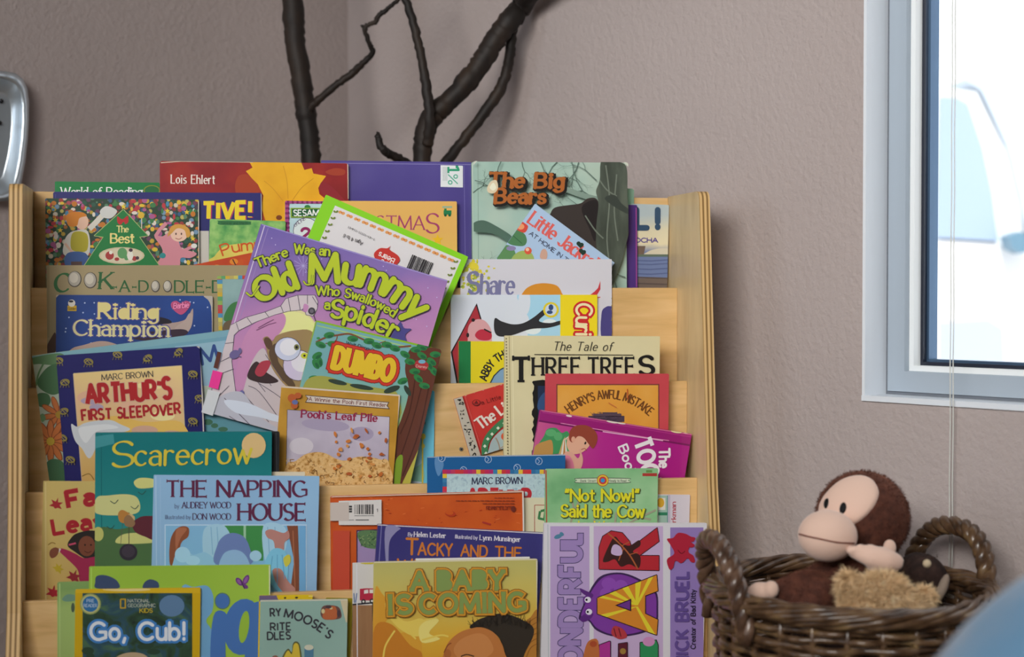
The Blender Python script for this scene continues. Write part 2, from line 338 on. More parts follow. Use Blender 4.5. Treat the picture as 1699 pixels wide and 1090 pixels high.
# ------------------------------------------------------------------ stroke lettering
GL = {}
def G(ch, adv, s): GL[ch] = (adv, s)
for line in '''A|.8|0,0 .4,1;.4,1 .8,0;.14,.35 .66,.35
B|.66|0,0 0,1;0,1 .3,1 @.32,.76,.26,.24,90,-90 0,.52;0,.52 .3,.52 @.34,.26,.3,.26,90,-90 0,0
C|.8|@.45,.5,.43,.5,45,315
D|.74|0,0 0,1;0,1 .3,1 @.3,.5,.42,.5,90,-90 0,0
E|.6|0,0 0,1;0,1 .56,1;0,.52 .46,.52;0,0 .58,0
F|.56|0,0 0,1;0,1 .56,1;0,.5 .44,.5
G|.86|@.45,.5,.43,.5,45,300 .84,.12 .84,.45 .52,.45
H|.72|0,0 0,1;.7,0 .7,1;0,.52 .7,.52
I|.12|.06,0 .06,1
J|.46|.42,1 .42,.28 @.2,.25,.22,.25,0,-150
K|.68|0,0 0,1;0,.4 .6,1;.2,.58 .66,0
L|.54|0,1 0,0;0,0 .54,0
M|.94|0,0 .06,1;.06,1 .47,.12;.47,.12 .88,1;.88,1 .94,0
N|.74|0,0 0,1;0,1 .72,0;.72,0 .72,1
O|.88|@.44,.5,.44,.5,90,450
P|.62|0,0 0,1;0,1 .3,1 @.32,.73,.28,.27,90,-90 0,.46
R|.68|0,0 0,1;0,1 .3,1 @.32,.73,.28,.27,90,-90 0,.46;.28,.46 .66,0
S|.6|@.3,.75,.26,.25,30,270 @.3,.25,.28,.25,90,-150
T|.7|.35,0 .35,1;0,1 .7,1
U|.72|0,1 0,.34 @.36,.34,.36,.34,180,360 .72,1
V|.76|0,1 .38,0;.38,0 .76,1
W|1.1|0,1 .28,0;.28,0 .55,.9;.55,.9 .82,0;.82,0 1.1,1
Y|.7|0,1 .35,.48;.7,1 .35,.48;.35,.48 .35,0
a|.5|@.23,.45,.22,.21,150,0 .45,0;.45,.4 .25,.4 @.22,.2,.2,.2,90,310
b|.52|0,0 0,1;@.26,.33,.26,.33,180,540
c|.46|@.26,.33,.26,.33,45,315
d|.52|.5,0 .5,1;@.25,.33,.25,.33,0,360
e|.5|.01,.36 .5,.36 @.26,.33,.25,.33,5,315
f|.34|.14,0 .14,.75 @.32,.78,.18,.22,180,60;0,.62 .32,.62
g|.52|@.25,.34,.25,.32,0,360;.5,.66 .5,-.1 @.26,-.08,.24,.22,0,-150
h|.48|0,0 0,1;0,.4 @.24,.42,.24,.24,180,0 .48,0
i|.12|.06,0 .06,.66;.06,.88 .06,.93
k|.5|0,0 0,1;0,.25 .42,.66;.15,.4 .48,0
l|.12|.06,0 .06,1
m|.8|0,0 0,.66;0,.42 @.2,.42,.2,.24,180,0 .4,0;.4,.42 @.6,.42,.2,.24,180,0 .8,0
n|.48|0,0 0,.66;0,.42 @.24,.42,.24,.24,180,0 .48,0
o|.52|@.26,.33,.26,.33,90,450
p|.52|0,-.3 0,.66;@.26,.33,.26,.33,180,540
r|.34|0,0 0,.66;0,.4 @.2,.42,.2,.24,180,50
s|.42|@.21,.495,.18,.165,30,270 @.21,.165,.2,.165,90,-150
t|.32|.14,.9 .14,.18 @.28,.18,.14,.18,180,300;0,.66 .32,.66
u|.48|0,.66 0,.26 @.24,.26,.24,.26,180,360 .48,.66;.48,.26 .48,0
v|.48|0,.66 .24,0;.24,0 .48,.66
w|.72|0,.66 .18,0;.18,0 .36,.6;.36,.6 .54,0;.54,0 .72,.66
y|.5|0,.66 .25,0;.5,.66 .14,-.3
1|.3|.2,0 .2,1 0,.8
2|.56|@.27,.72,.25,.28,170,-30 0,0 .56,0
3|.5|@.24,.76,.22,.24,160,-90;@.24,.27,.25,.27,90,-160
7|.5|0,1 .5,1 .15,0
0|.56|@.28,.5,.28,.5,90,450
4|.56|.42,0 .42,1 0,.3 .56,.3
8|.54|@.27,.76,.23,.24,90,450;@.27,.27,.27,.27,90,450
%|.7|0,0 .6,1;@.12,.8,.12,.2,0,360;@.52,.2,.12,.2,0,360
!|.12|.06,.32 .06,1;.06,.02 .06,.07
'|.12|.08,1 .03,.76
"|.28|.08,1 .03,.78;.24,1 .19,.78
,|.14|.1,.08 .03,-.16
.|.12|.06,.02 .06,.06
-|.34|.02,.42 .32,.42
~|.4|0,.42 @.1,.42,.1,.08,180,0 @.3,.42,.1,.08,180,360'''.split('\n'):
    a_, b_, c_ = line.split('|', 2); G(a_, float(b_), c_)
def glyph_strokes(ch):
    out = []
    for st in GL[ch][1].split(';'):
        pts = []
        for tk in st.split():
            if tk[0] == '@':
                x, y, rx, ry, a0, a1 = map(float, tk[1:].split(','))
                n = max(4, int(abs(a1 - a0) / 20))
                for i in range(n + 1):
                    a = math.radians(a0 + (a1 - a0) * i / n); pts.append((x + rx * math.cos(a), y + ry * math.sin(a)))
            else:
                pts.append(tuple(map(float, tk.split(','))))
        q = [pts[0]]
        for p in pts[1:]:
            if math.dist(p, q[-1]) > .004: q.append(p)
        out.append(q)
    return out
def text_polys(s, p0, p1, h, wt=.13, ct=1.0, serif=0.0, slant=0.0, mid=None, extra=0.0, jit=0.0, gap=.15, rnd=True, seed=1, alt=None):
    """polygons (photo pixels) of a line of lettering whose baseline runs from p0 to p1"""
    rng = random.Random(seed)
    if ct < 1 and wt < .25: wt *= 1.15
    adv = [(GL[c][0] if c != ' ' else .32) for c in s]
    total = sum(adv) + gap * (len(s) - 1)
    p0 = Vector(p0); p1 = Vector(p1); m = Vector(mid) if mid else (p0 + p1) / 2
    if mid: m = m * 2 - (p0 + p1) / 2
    def bz(t):
        return p0 * (1 - t) ** 2 + m * 2 * t * (1 - t) + p1 * t * t
    def dz(t): return ((m - p0) * (1 - t) + (p1 - m) * t).normalized()
    L = sum((bz((i + 1) / 30) - bz(i / 30)).length for i in range(30))
    kx = L / total
    polys = []; x = 0.0
    for ci, c in enumerate(s):
        if c == ' ': x += adv[ci] + gap; continue
        tc = (x + adv[ci] / 2) / total
        o = bz(tc); d = dz(tc); ja = rng.uniform(-jit, jit)
        d = Vector((d.x * math.cos(ja) - d.y * math.sin(ja), d.x * math.sin(ja) + d.y * math.cos(ja)))
        up = Vector((d.y, -d.x)); hh = h * (1 + rng.uniform(-jit, jit) * .8)
        if alt and ci in alt: hh *= alt[ci]
        yo = rng.uniform(-jit, jit) * .4 * h
        def T(gx, gy): return o + d * ((gx - adv[ci] / 2) * kx + slant * gy * hh) + up * (gy * hh + yo)
        sts = glyph_strokes(c)
        ends = [q[k] for q in sts for k in (0, -1)]
        for q in sts:
            P = [T(*g) for g in q]
            clo = math.dist(q[0], q[-1]) < .01 and len(q) > 4
            wv = []
            for i in range(len(P) - 1):
                e = P[i + 1] - P[i]; l = e.length
                if l < 1e-6: wv.append((wt * h + extra) / 2); continue
                ex, ey = e.dot(d), e.dot(up)
                ang = math.atan2(ey, ex); th = abs(math.sin(ang - math.radians(18) * (1 if ct < 1 else 0))); th = min(1, th / .93)
                wv.append((wt * h * (ct + (1 - ct) * th) + extra) / 2)
            for i in range(len(P) - 1):
                e = P[i + 1] - P[i]
                if e.length < 1e-6: continue
                e.normalize(); nn = Vector((-e.y, e.x)); w = wv[i]
                wa = (wv[i - 1] + w) / 2 if i else w; wb = (wv[i + 1] + w) / 2 if i < len(wv) - 1 else w
                a, b = P[i], P[i + 1]
                if i == 0 and not clo and extra: a = a - e * extra / 2
                if i == len(P) - 2 and not clo and extra: b = b + e * extra / 2
                polys.append([a + nn * wa, b + nn * wb, b - nn * wb, a - nn * wa])
            for i in range(len(P)):
                endp = i in (0, len(P) - 1) and not clo
                if endp and not rnd: 
                    shared = sum(1 for e2 in ends if math.dist(e2, q[i]) < .02) > 1
                    if not shared: continue
                w = wv[min(i, len(wv) - 1)] if i == 0 else (wv[i - 1] + wv[min(i, len(wv) - 1)]) / 2
                if w * 2 < 1.2 and not endp: continue
                polys.append([P[i] + Vector((math.cos(k * math.pi / 4 + .39), math.sin(k * math.pi / 4 + .39))) * w for k in range(8)])
            if serif:
                for i, j in ((0, 1), (-1, -2)):
                    g, g2 = q[i], q[j]
                    if sum(1 for e2 in ends if math.dist(e2, g) < .02) > 1: continue
                    vx, vy = abs(g[0] - g2[0]), abs(g[1] - g2[1])
                    tw = max(wt * h * ct * .9, h * .055) / 2 + extra / 2
                    if vy > vx * .9 and len(q) < 14:
                        ce = P[i]; hw_ = serif * 1.4 * h + extra / 2
                        polys.append([ce - d * hw_ + up * tw, ce + d * hw_ + up * tw, ce + d * hw_ - up * tw, ce - d * hw_ - up * tw])
                    elif vx > vy * 2 and len(q) == 2:
                        ce = P[i]; hw_ = serif * h + extra / 2
                        polys.append([ce - up * hw_ + d * tw, ce + up * hw_ + d * tw, ce + up * hw_ - d * tw, ce - up * hw_ - d * tw])
        x += adv[ci] + gap
    return polys

# ------------------------------------------------------------------ books
LAYER = 0.00004
BOOKS = {k: [] for k in range(1, 6)}
def clip_poly(poly, clip):
    out = poly
    for i in range(len(clip)):
        a, b = clip[i], clip[(i + 1) % len(clip)]
        ex, ey = b[0] - a[0], b[1] - a[1]
        src = out; out = []
        if not src: return []
        side = lambda p: ex * (p[1] - a[1]) - ey * (p[0] - a[0])
        for j in range(len(src)):
            p, q = src[j - 1], src[j]; sp_, sq = side(p), side(q)
            if (sp_ >= 0) != (sq >= 0):
                t = sp_ / (sp_ - sq); out.append((p[0] + (q[0] - p[0]) * t, p[1] + (q[1] - p[1]) * t))
            if sq >= 0: out.append(q)
    return out
def overlap(A, B):
    for P in (A, B):
        for i in range(4):
            a, b = P[i], P[(i + 1) % 4]; n = (b[1] - a[1], a[0] - b[0])
            pa = [n[0] * p[0] + n[1] * p[1] for p in A]; pb = [n[0] * p[0] + n[1] * p[1] for p in B]
            if max(pa) <= min(pb) + 1e-9 or max(pb) <= min(pa) + 1e-9: return False
    return True
class Book:
    def __init__(s, label, pocket, tl, tr, base, hard=False, thick=None, bl=None, gloss=0, back=None, rad=.002, spine='L', group='picture books on the display rack', name='picture_book', over=0):
        s.label, s.pocket, s.gloss = label, pocket, gloss
        s.th = thick or (.0075 if hard else .0028)
        s.hard = hard
        # settle the book in front of whatever already stands in its pocket
        lo = lip_t(pocket - 1) + .0006; t = lo
        for _ in range(3):
            Y = -(t + s.th)
            a, b = on_y(*tl, Y), on_y(*tr, Y)
            ux, uz = b.x - a.x, b.z - a.z; w = math.hypot(ux, uz); ux /= w; uz /= w
            vx, vz = uz, -ux                      # down the cover
            fl = pocket_floor(pocket) + .0003
            if bl: c = on_y(*bl, Y); h = (c.x - a.x) * vx + (c.z - a.z) * vz
            else:
                low = min(a.z, b.z); h = (low - fl) / -vz
            s.q = [(a.x, a.z), (a.x + vx * h, a.z + vz * h), (b.x + vx * h, b.z + vz * h), (b.x, b.z)]  # TL BL BR TR (ccw seen from front)
            t = lo
            for o in BOOKS[pocket]:
                if overlap(s.q, o.q): t = max(t, o.t + o.th + .0004 + o.raise_)
        s.t = t; s.Y = -(t + s.th); s.raise_ = 0.0012
        BOOKS[pocket].append(s)
        s.u = (ux, uz); s.v = (vx, vz); s.w = w; s.h = h
        s.root = tag(empty(name, ((s.q[1][0] + s.q[2][0]) / 2, -(t + s.th / 2), min(p[1] for p in s.q))), label, 'book', group)
        s.o = s.root.location.copy()
        s.mats = []; s.bm = bmesh.new(); s.n = 0; s.idx = {}
        s.base = base
        ct = .0022 if hard else .0006
        s.clip = s.rounded(0, rad)
        mi = s.mi(base)
        prism(s.bm, s.loc(s.clip), s.Y - s.o.y, s.Y + ct - s.o.y, mi)
        s.back = back or base; s.spine = spine; s.rad = rad; s.ct = ct
    def loc(s, poly): return [(x - s.o.x, z - s.o.z) for x, z in poly]
    def rounded(s, inset, r, cut=(0, 0, 0, 0)):
        # cut = extra inset L, R, T, B
        P = lambda a, b: (s.q[0][0] + s.u[0] * a + s.v[0] * b, s.q[0][1] + s.u[1] * a + s.v[1] * b)
        x0, x1, y0, y1 = inset + cut[0], s.w - inset - cut[1], inset + cut[2], s.h - inset - cut[3]
        out = []
        for cx_, cy_, a0 in ((x0 + r, y0 + r, 360), (x0 + r, y1 - r, 270), (x1 - r, y1 - r, 180), (x1 - r, y0 + r, 90)):
            for k in range(4):
                a = math.radians(a0 - 30 * k); out.append(P(cx_ + r * math.sin(a) , cy_ - r * math.cos(a)))
        return out
    def mi(s, m):
        m = paint(m, s.gloss) if isinstance(m, str) else m
        if m.name not in s.idx: s.idx[m.name] = len(s.mats); s.mats.append(m)
        return s.idx[m.name]
    def pt(s, p): 
        w = on_y(p[0], p[1], s.Y); return (w.x, w.z)
    def polys(s, L, m, px=True):
        s.n += 1; y = s.Y - s.n * LAYER - s.o.y; k = s.mi(m)
        V, F = [], []
        for poly in L:
            q = [s.pt(p) for p in poly] if px else list(poly)
            q = clip_poly(q, s.clip)
            if len(q) < 3: continue
            q = [(x * 1000, z * 1000) for x, z in q]
            if sum(q[i - 1][0] * q[i][1] - q[i][0] * q[i - 1][1] for i in range(len(q))) < 0: q.reverse()
            F.append(list(range(len(V), len(V) + len(q)))); V += [Vector(p) for p in q]
        if not F: return s
        v2, _, f2, _, _, of = delaunay_2d_cdt(V, [], F, 1, 1e-4)      # one clean surface where the shapes overlap
        vs = [s.bm.verts.new((v.x / 1000 - s.o.x, y, v.y / 1000 - s.o.z)) for v in v2]
        for f, o_ in zip(f2, of):
            if o_:
                try: s.bm.faces.new([vs[i] for i in f]).material_index = k
                except ValueError: pass
        return s
    def poly(s, pts, m): return s.polys([pts], m)
    def rect(s, x0, y0, x1, y1, m): return s.polys([[(x0, y0), (x0, y1), (x1, y1), (x1, y0)]], m)
    def blob(s, pts, m, k=5):               # smooth closed outline
        P = [Vector((*p, 0)) for p in pts]; n = len(P); out = []
        for i in range(n):
            p0, p1, p2, p3 = P[i - 1], P[i], P[(i + 1) % n], P[(i + 2) % n]
            for j in range(k):
                t = j / k
                q = .5 * ((2 * p1) + (p2 - p0) * t + (2 * p0 - 5 * p1 + 4 * p2 - p3) * t * t + (3 * p1 - p0 - 3 * p2 + p3) * t ** 3)
                out.append((q.x, q.y))
        return s.polys([out], m)
    def ells(s, L, m):
        out = []
        for e in L:
            cx_, cy_, rx, ry = e[:4]; a = math.radians(e[4]) if len(e) > 4 else 0
            n = 20 if max(rx, ry) > 4 else 10
            out.append([(cx_ + rx * math.cos(t) * math.cos(a) - ry * math.sin(t) * math.sin(a), cy_ + rx * math.cos(t) * math.sin(a) + ry * math.sin(t) * math.cos(a)) for t in [2 * math.pi * i / n for i in range(n)]])
        return s.polys(out, m)
    def ell(s, *e, m): return s.ells([e], m)
    def line(s, pts, w, m, smooth=False, w2=None):
        if smooth: pts = [(p.x, p.y) for p in spline([(x, y, 0) for x, y in pts], 5)]
        out = []; N = len(pts)
        ws = [w + ((w2 if w2 is not None else w) - w) * i / max(1, N - 1) for i in range(N)]
        for i in range(N - 1):
            a, b = Vector(pts[i]), Vector(pts[i + 1]); e = b - a
            if e.length < 1e-6: continue
            e.normalize(); n = Vector((-e.y, e.x)); out.append([a + n * ws[i] / 2, b + n * ws[i + 1] / 2, b - n * ws[i + 1] / 2, a - n * ws[i] / 2])
        for p, wi in zip(pts[1:-1], ws[1:-1]):
            if wi > 1.2: out.append([(p[0] + wi / 2 * math.cos(k * math.pi / 4), p[1] + wi / 2 * math.sin(k * math.pi / 4)) for k in range(8)])
        return s.polys(out, m)
    def text(s, st, p0, p1, h, m, out=None, shadow=None, **kw):
        if shadow:
            c, dx, dy, ex = shadow
            kk = dict(kw); kk['extra'] = ex
            if kk.get('mid'): kk['mid'] = (kk['mid'][0] + dx, kk['mid'][1] + dy)
            s.polys(text_polys(st, (p0[0] + dx, p0[1] + dy), (p1[0] + dx, p1[1] + dy), h, **kk), c)
        if out:
            for c, ex in (out if isinstance(out, list) else [out]):
                kk = dict(kw); kk['extra'] = ex; s.polys(text_polys(st, p0, p1, h, **kk), c)
        return s.polys(text_polys(st, p0, p1, h, **kw), m)
    def lerp(s, a, b, t): return (a[0] + (b[0] - a[0]) * t, a[1] + (b[1] - a[1]) * t)
    def sticker(s, name, pts, m, fn=None, label=None):
        """a label stuck on the cover: its own part, lifted a hair above the print"""
        B = Book.__new__(Book); B.__dict__.update(s.__dict__)
        B.bm = bmesh.new(); B.mats = []; B.idx = {}; B.n = 0
        s.n += 6; B.Y = s.Y - (s.n + 2) * LAYER - .0002
        q = [B.pt(p) for p in pts]
        B.clip = q if sum(q[i - 1][0] * q[i][1] - q[i][0] * q[i - 1][1] for i in range(len(q))) > 0 else q[::-1]
        prism(B.bm, B.loc(B.clip), B.Y - B.o.y, B.Y + .00015 - B.o.y, B.mi(m))
        if fn: fn(B)
        me = bpy.data.meshes.new(name); B.bm.to_mesh(me); B.bm.free()
        o = link(name, me, s.root, B.mats)
        if label: o['label'] = label
        return o
    def done(s):
        me = bpy.data.meshes.new('front_cover'); s.bm.to_mesh(me); s.bm.free()
        link('front_cover', me, s.root, s.mats); s.raise_ = s.n * LAYER + .0007
        ct, Y, th, oy = s.ct, s.Y, s.th, s.o.y
        ins = .003 if s.hard else .0004
        cut = {'L': (-ins + .0004, 0, 0, 0), 'R': (0, -ins + .0004, 0, 0), 'T': (0, 0, -ins + .0004, 0), 'N': (0, 0, 0, 0)}[s.spine]
        bm = bmesh.new(); prism(bm, s.loc(s.rounded(ins, .0008, cut)), Y + ct - oy, Y + th - ct - oy); from_bm('pages', bm, M_PAPER, s.root)
        bk = paint(s.back, s.gloss) if isinstance(s.back, str) else s.back
        bm = bmesh.new(); prism(bm, s.loc(s.rounded(0, s.rad)), Y + th - ct - oy, Y + th - oy); from_bm('back_cover', bm, bk, s.root)
        if s.spine != 'N':
            e = .0009 if s.hard else .0005
            P = lambda a, b: (s.q[0][0] + s.u[0] * a + s.v[0] * b, s.q[0][1] + s.u[1] * a + s.v[1] * b)
            r = {'L': [P(0, s.rad), P(0, s.h - s.rad), P(e, s.h - s.rad), P(e, s.rad)], 'R': [P(s.w - e, s.rad), P(s.w - e, s.h - s.rad), P(s.w, s.h - s.rad), P(s.w, s.rad)],
                 'T': [P(s.rad, 0), P(s.rad, e), P(s.w - s.rad, e), P(s.w - s.rad, 0)]}[s.spine]
            bm = bmesh.new(); prism(bm, s.loc(r), Y + ct - oy, Y + th - ct - oy); from_bm('spine', bm, bk, s.root)
        return s
# ---- top pocket, back to front
def leafs(L, r, rng=3): return [(x, y, r, r * .55, a) for x, y, a in L]
b = Book('green paperback peeking over the top left corner of the rack', 1, (91, 301), (265, 303), '0d7a3c')
b.text('World of Reading', (101, 325), (236, 325), 14, 'e9efe6', wt=.13, ct=.5, serif=.09)
b.ell(252, 316, 14, 9, m='7d8a2c').ell(252, 316, 12, 7.4, m='1d6a36'); b.done()

b = Book('glossy purple oversized book in a clear sleeve with a white sticker', 1, (533, 266), (782, 269), grad_mat('violet_jacket', 'Z', 0, .3, [(0, '4a4080'), (1, '544a8e')], .8, .3), True, .007, gloss=1, rad=.001, back='4a4080')
b.line([(545, 272), (545, 420)], 1.2, '6f66a6').line([(533, 270.5), (782, 273)], 1.0, '8a84b8').line([(770, 275), (773, 520)], 1.2, '6f66a6')
def stk(B):
    B.text('1', (744, 274), (744, 286), 17, '2f9a72', wt=.22, serif=.22, rnd=False)
    B.text('%', (744, 290), (744, 307), 15, '5fae94', wt=.13)
    for i in range(5): B.line([(735 + i * 1.7, 277), (735 + i * 1.7, 300)], .5, '9aa8a4')
b.sticker('price_sticker', [(731, 274), (768, 275), (768, 311), (731, 310)], 'dfe2e4', stk, 'white price sticker with green lettering')
b.done()

b = Book('pale mint book edge showing right of the bear book', 1, (1000, 312), (1052, 313), '8fb8a0', rad=.004); b.done()
b = Book('seaside book at right end of top row, its title ending in an exclamation mark', 1, (1046, 338), (1110, 340),
         grad_mat('evening_sky_print', 'Z', .09, .21, [(0, '6a5c54'), (.2, '5a6a8a'), (.5, '6b7ca4'), (.62, 'd8cfae'), (.8, 'cfc9ad'), (1, 'a9b8bd')]))
b.poly([(1050, 408), (1071, 408), (1068, 424), (1050, 424)], '6b5a50').blob([(1066, 424), (1078, 416), (1096, 412), (1112, 414), (1112, 428), (1066, 430)], 'c9c2ac')
b.rect(1046, 422, 1112, 426, '5a6b5e').rect(1046, 426, 1112, 462, '6878a0').rect(1046, 462, 1112, 500, '6d5f56')
for y in (432, 438, 446, 454): b.line([(1052, y), (1080, y + 1), (1110, y - 1)], 2, '55618a')
for y in (460, 470, 482, 492): b.line([(1050, y), (1112, y + 2)], 2.4, '584c48')
b.text('L!', (1056, 378), (1093, 378), 30, '2f4a66', wt=.32, rnd=True, gap=.5).text('OCHA', (1053, 402), (1091, 402), 7, '4a3a8a', wt=.22); b.done()
b = Book('thin book with purple spine edge beside the seaside book', 1, (1030, 340), (1057, 340), '4a2f78'); 
b.line([(1055.5, 345), (1056, 476)], 1.4, 'a04a8c'); b.done()

b = Book('large bear book with worn corners and orange title at the top right', 1, (783, 268), (1039, 270), noise_mat('misty_sky_print', [(.3, '8fb0a4'), (.5, 'a4bfb2'), (.7, 'b4c6b6')], 9, 3), True, .0085, rad=.004, back='8fb4a0')
b.line([(793, 270), (794, 480)], 1.2, '8aa698').line([(783.5, 270), (783.5, 480)], 1.6, 'cfd4c4')
rg = random.Random(3)
def twig(x, y, a, l, w, d):
    if d == 0 or l < 5: return
    x2, y2 = x + l * math.cos(a), y + l * math.sin(a)
    b.line([(x, y), ((x + x2) / 2 + rg.uniform(-2, 2), (y + y2) / 2 + rg.uniform(-2, 2)), (x2, y2)], w, '5f746a', w2=w * .7)
    for s_ in (-1, 1): twig(x2, y2, a + s_ * rg.uniform(.25, .7), l * rg.uniform(.55, .8), w * .62, d - 1)
for x, y, a, l, w in ((866, 268, 1.3, 18, 2), (785, 320, -.6, 20, 1.5), (925, 268, 2.2, 26, 2), (960, 268, 2.0, 24, 2), (992, 330, 3.6, 30, 2.4), (1034, 380, 2.6, 22, 1.6), (790, 470, -.9, 24, 1.6), (1036, 460, 3.6, 24, 1.6), (895, 268, 1.2, 16, 1.6), (988, 300, 3.9, 26, 1.8), (830, 268, 1.9, 22, 2), (946, 268, 1.4, 20, 2), (786, 300, .4, 22, 1.6), (980, 345, 3.3, 24, 1.8), (1020, 478, 4.4, 20, 1.6)): twig(x, y, a, l, w, 5)
b.blob([(783, 371), (800, 366), (822, 376), (846, 392), (842, 402), (815, 388), (783, 384)], '4f6a5c')
b.line([(905, 306), (925, 310), (950, 320), (975, 328), (1010, 336)], 9, '7f9488', True)
b.blob([(910, 356), (918, 345), (940, 341), (960, 338), (972, 330), (986, 330), (992, 345), (988, 370), (990, 400), (1000, 430), (940, 432), (905, 420), (900, 380)], '3a3330')
b.blob([(962, 345), (985, 332), (990, 350), (985, 400), (975, 380)], '241f1f')
b.blob([(996, 266), (1026, 270), (1037, 282), (1038, 330), (1042, 372), (1034, 412), (1026, 440), (1010, 476), (1000, 440), (988, 420), (986, 380), (990, 340), (986, 318), (992, 300)], noise_mat('bark_photo_print', [(.3, '363c34'), (.5, '4c544a'), (.7, '666e60')], 30, 5, (1, 1, .25)))
for q in (((1002, 275), (1008, 330), (1004, 400), (1012, 460)), ((1020, 290), (1016, 350), (1022, 400)), ((992, 300), (1004, 316), (1020, 326)), ((968, 358), (984, 382), (998, 396))):
    b.line(list(q), 2.2, '6d766a', True)
b.blob([(1000, 330), (1016, 324), (1028, 338), (1042, 350), (1040, 356), (1020, 346)], '39403a')
for st, a_, e_, ss in (('The Big', (809, 311), (931, 312), 4), ('Bears', (819, 337), (901, 338), 6)):
    b.text(st, a_, e_, 23, 'a8602c', wt=.28, ct=.5, serif=.12, rnd=True, gap=.2, shadow=('1d1a18', 2, 2, 4.4), slant=.08)
b.blob([(806, 312), (812, 302), (821, 300), (824, 312), (818, 321), (808, 320)], 'd8c9a8').blob([(810, 312), (816, 304), (821, 312), (816, 317)], 'f0e6cc')
for p in ([(783, 268), (790, 268), (783, 275)], [(1030, 268), (1041, 268), (1041, 280)]): b.poly(p, 'c9cdbf')
b.done()

b = Book('dark red book with a big yellow maple leaf standing in the top row', 1, (265, 267), (578, 271), noise_mat('crimson_wash', [(.35, '7d1519'), (.5, '8c1b1e'), (.68, 'a02a1c')], 14, 4), True, .0055, rad=.004, back='7d1519')
b.blob([(390, 310), (396, 292), (412, 290), (425, 300), (438, 305), (440, 314), (428, 320), (416, 330), (396, 330)], 'a33a1c')
b.blob([(420, 330), (436, 325), (452, 350), (470, 360), (470, 372), (430, 362)], 'b8461c')
b.blob([(540, 285), (556, 279), (572, 282), (570, 290), (552, 291)], 'a03a24').blob([(528, 300), (548, 308), (570, 330), (578, 340), (560, 345), (536, 322)], '8a1f2a')
b.poly([(414, 269), (500, 270), (505, 282), (517, 279), (520, 288), (541, 292), (532, 304), (528, 312), (530, 322), (540, 330), (570, 345), (548, 380), (505, 395), (470, 400), (455, 380), (440, 365), (434, 345), (437, 325), (428, 306), (418, 296), (408, 284), (419, 278)], noise_mat('golden_leaf_wash', [(.3, 'd99a12'), (.6, 'e6ac1c'), (.8, 'e0a018')], 20, 3))
for q in (((470, 275), (476, 300), (478, 330)), ((438, 300), (452, 312), (470, 334)), ((520, 296), (500, 312), (484, 334))): b.line(list(q), 1, 'c98a14', True)
b.ell(463, 361, 5, 4, m='7a3a12')
b.text('Lois Ehlert', (284, 304), (356, 305), 14, 'e4d9cf', wt=.13, ct=.42, serif=.08, rnd=False, gap=.24)
b.line([(267, 270), (300, 267.6), (420, 269)], 1.6, 'c9b4a2').line([(577, 272), (578, 330)], 1.6, 'cdbcae'); b.done()

b = Book('tan book with a thin magenta holiday title behind the lime green book', 1, (513, 333), (758, 334), grad_mat('sunny_wash', 'Z', .06, .18, [(0, 'e6cf66'), (.5, 'e8c45e'), (1, 'dfae5e')]))
b.text('STMA', (624, 380), (704, 381), 22, 'a23a6a', wt=.10, ct=.4, serif=.07, rnd=False).text('S', (706, 386), (728, 387), 32, 'a23a6a', wt=.10, ct=.4, serif=.06)
b.rect(734, 342, 750, 345, '8fae94').rect(736, 349, 749, 356, '1f7a4a').ells([(739, 357, 2.4, 2.4), (746, 357, 2.4, 2.4)], '145a36').rect(737, 346, 741, 350, '1f7a4a')
def star(B, x, y, r, m, n=5, rot=-90, k=.42):
    return B.poly([(x + (r if i % 2 == 0 else r * k) * math.cos(math.radians(rot + i * 180 / n)), y + (r if i % 2 == 0 else r * k) * math.sin(math.radians(rot + i * 180 / n))) for i in range(2 * n)], m)
star(b, 726, 398, 10, 'e8b820'); b.line([(628, 382), (636, 398), (650, 402)], 1, 'c07a4a', True); b.done()

b = Book('plaid bordered book with a green street sign badge', 1, (473, 333), (540, 334), 'b8d2da')
for x in range(473, 542, 6): b.rect(x, 333, x + 3.4, 338, '8c2a70')
for y in range(333, 420, 6): b.rect(473, y, 480, y + 3.4, '8c2a70')
b.rect(473, 333, 541, 337.5, 'a8457e').rect(473, 333, 479, 430, 'a8457e')
for x in range(476, 542, 8): b.rect(x, 333, x + 3.4, 338, '74205c')
for y in range(336, 430, 8): b.rect(473, y, 480, y + 3.4, '74205c')
b.ell(510, 344, 5, 4, m='2f7a38').rect(482, 345, 541, 361, '8fae2c').rect(484, 346.5, 541, 359.5, '1d5a32').text('SESAME', (487, 358), (536, 358), 9.5, 'f2f2ea', wt=.2, rnd=False)
b.ell(508, 383, 22, 22, m='3a2a4a').ell(508, 383, 21, 21, m='d6dde0').text('2', (500, 396), (514, 396), 17, '8c1a5a', wt=.28)
b.text('ONLINE', (489, 377), (507, 364), 4.5, '6a5a78', wt=.15); b.done()

b = Book('navy book with yellow capital letters in the top row', 1, (88, 318), (434, 320), '27276a', rad=.003)
b.rect(80, 383, 346.5, 470, 'c9c4bc').line([(92, 322), (92, 460)], 1.2, '3c3c84')
b.text('TIVE!', (337, 363), (416, 361), 26, 'e9cc2a', wt=.27, rnd=False, gap=.2, shadow=('a8325a', 1.6, .6, .8), alt={0: 1.0, 4: 1.05}, slant=.05); b.line([(433.4, 322), (434, 384)], 1.2, 'b8b4b0'); b.done()

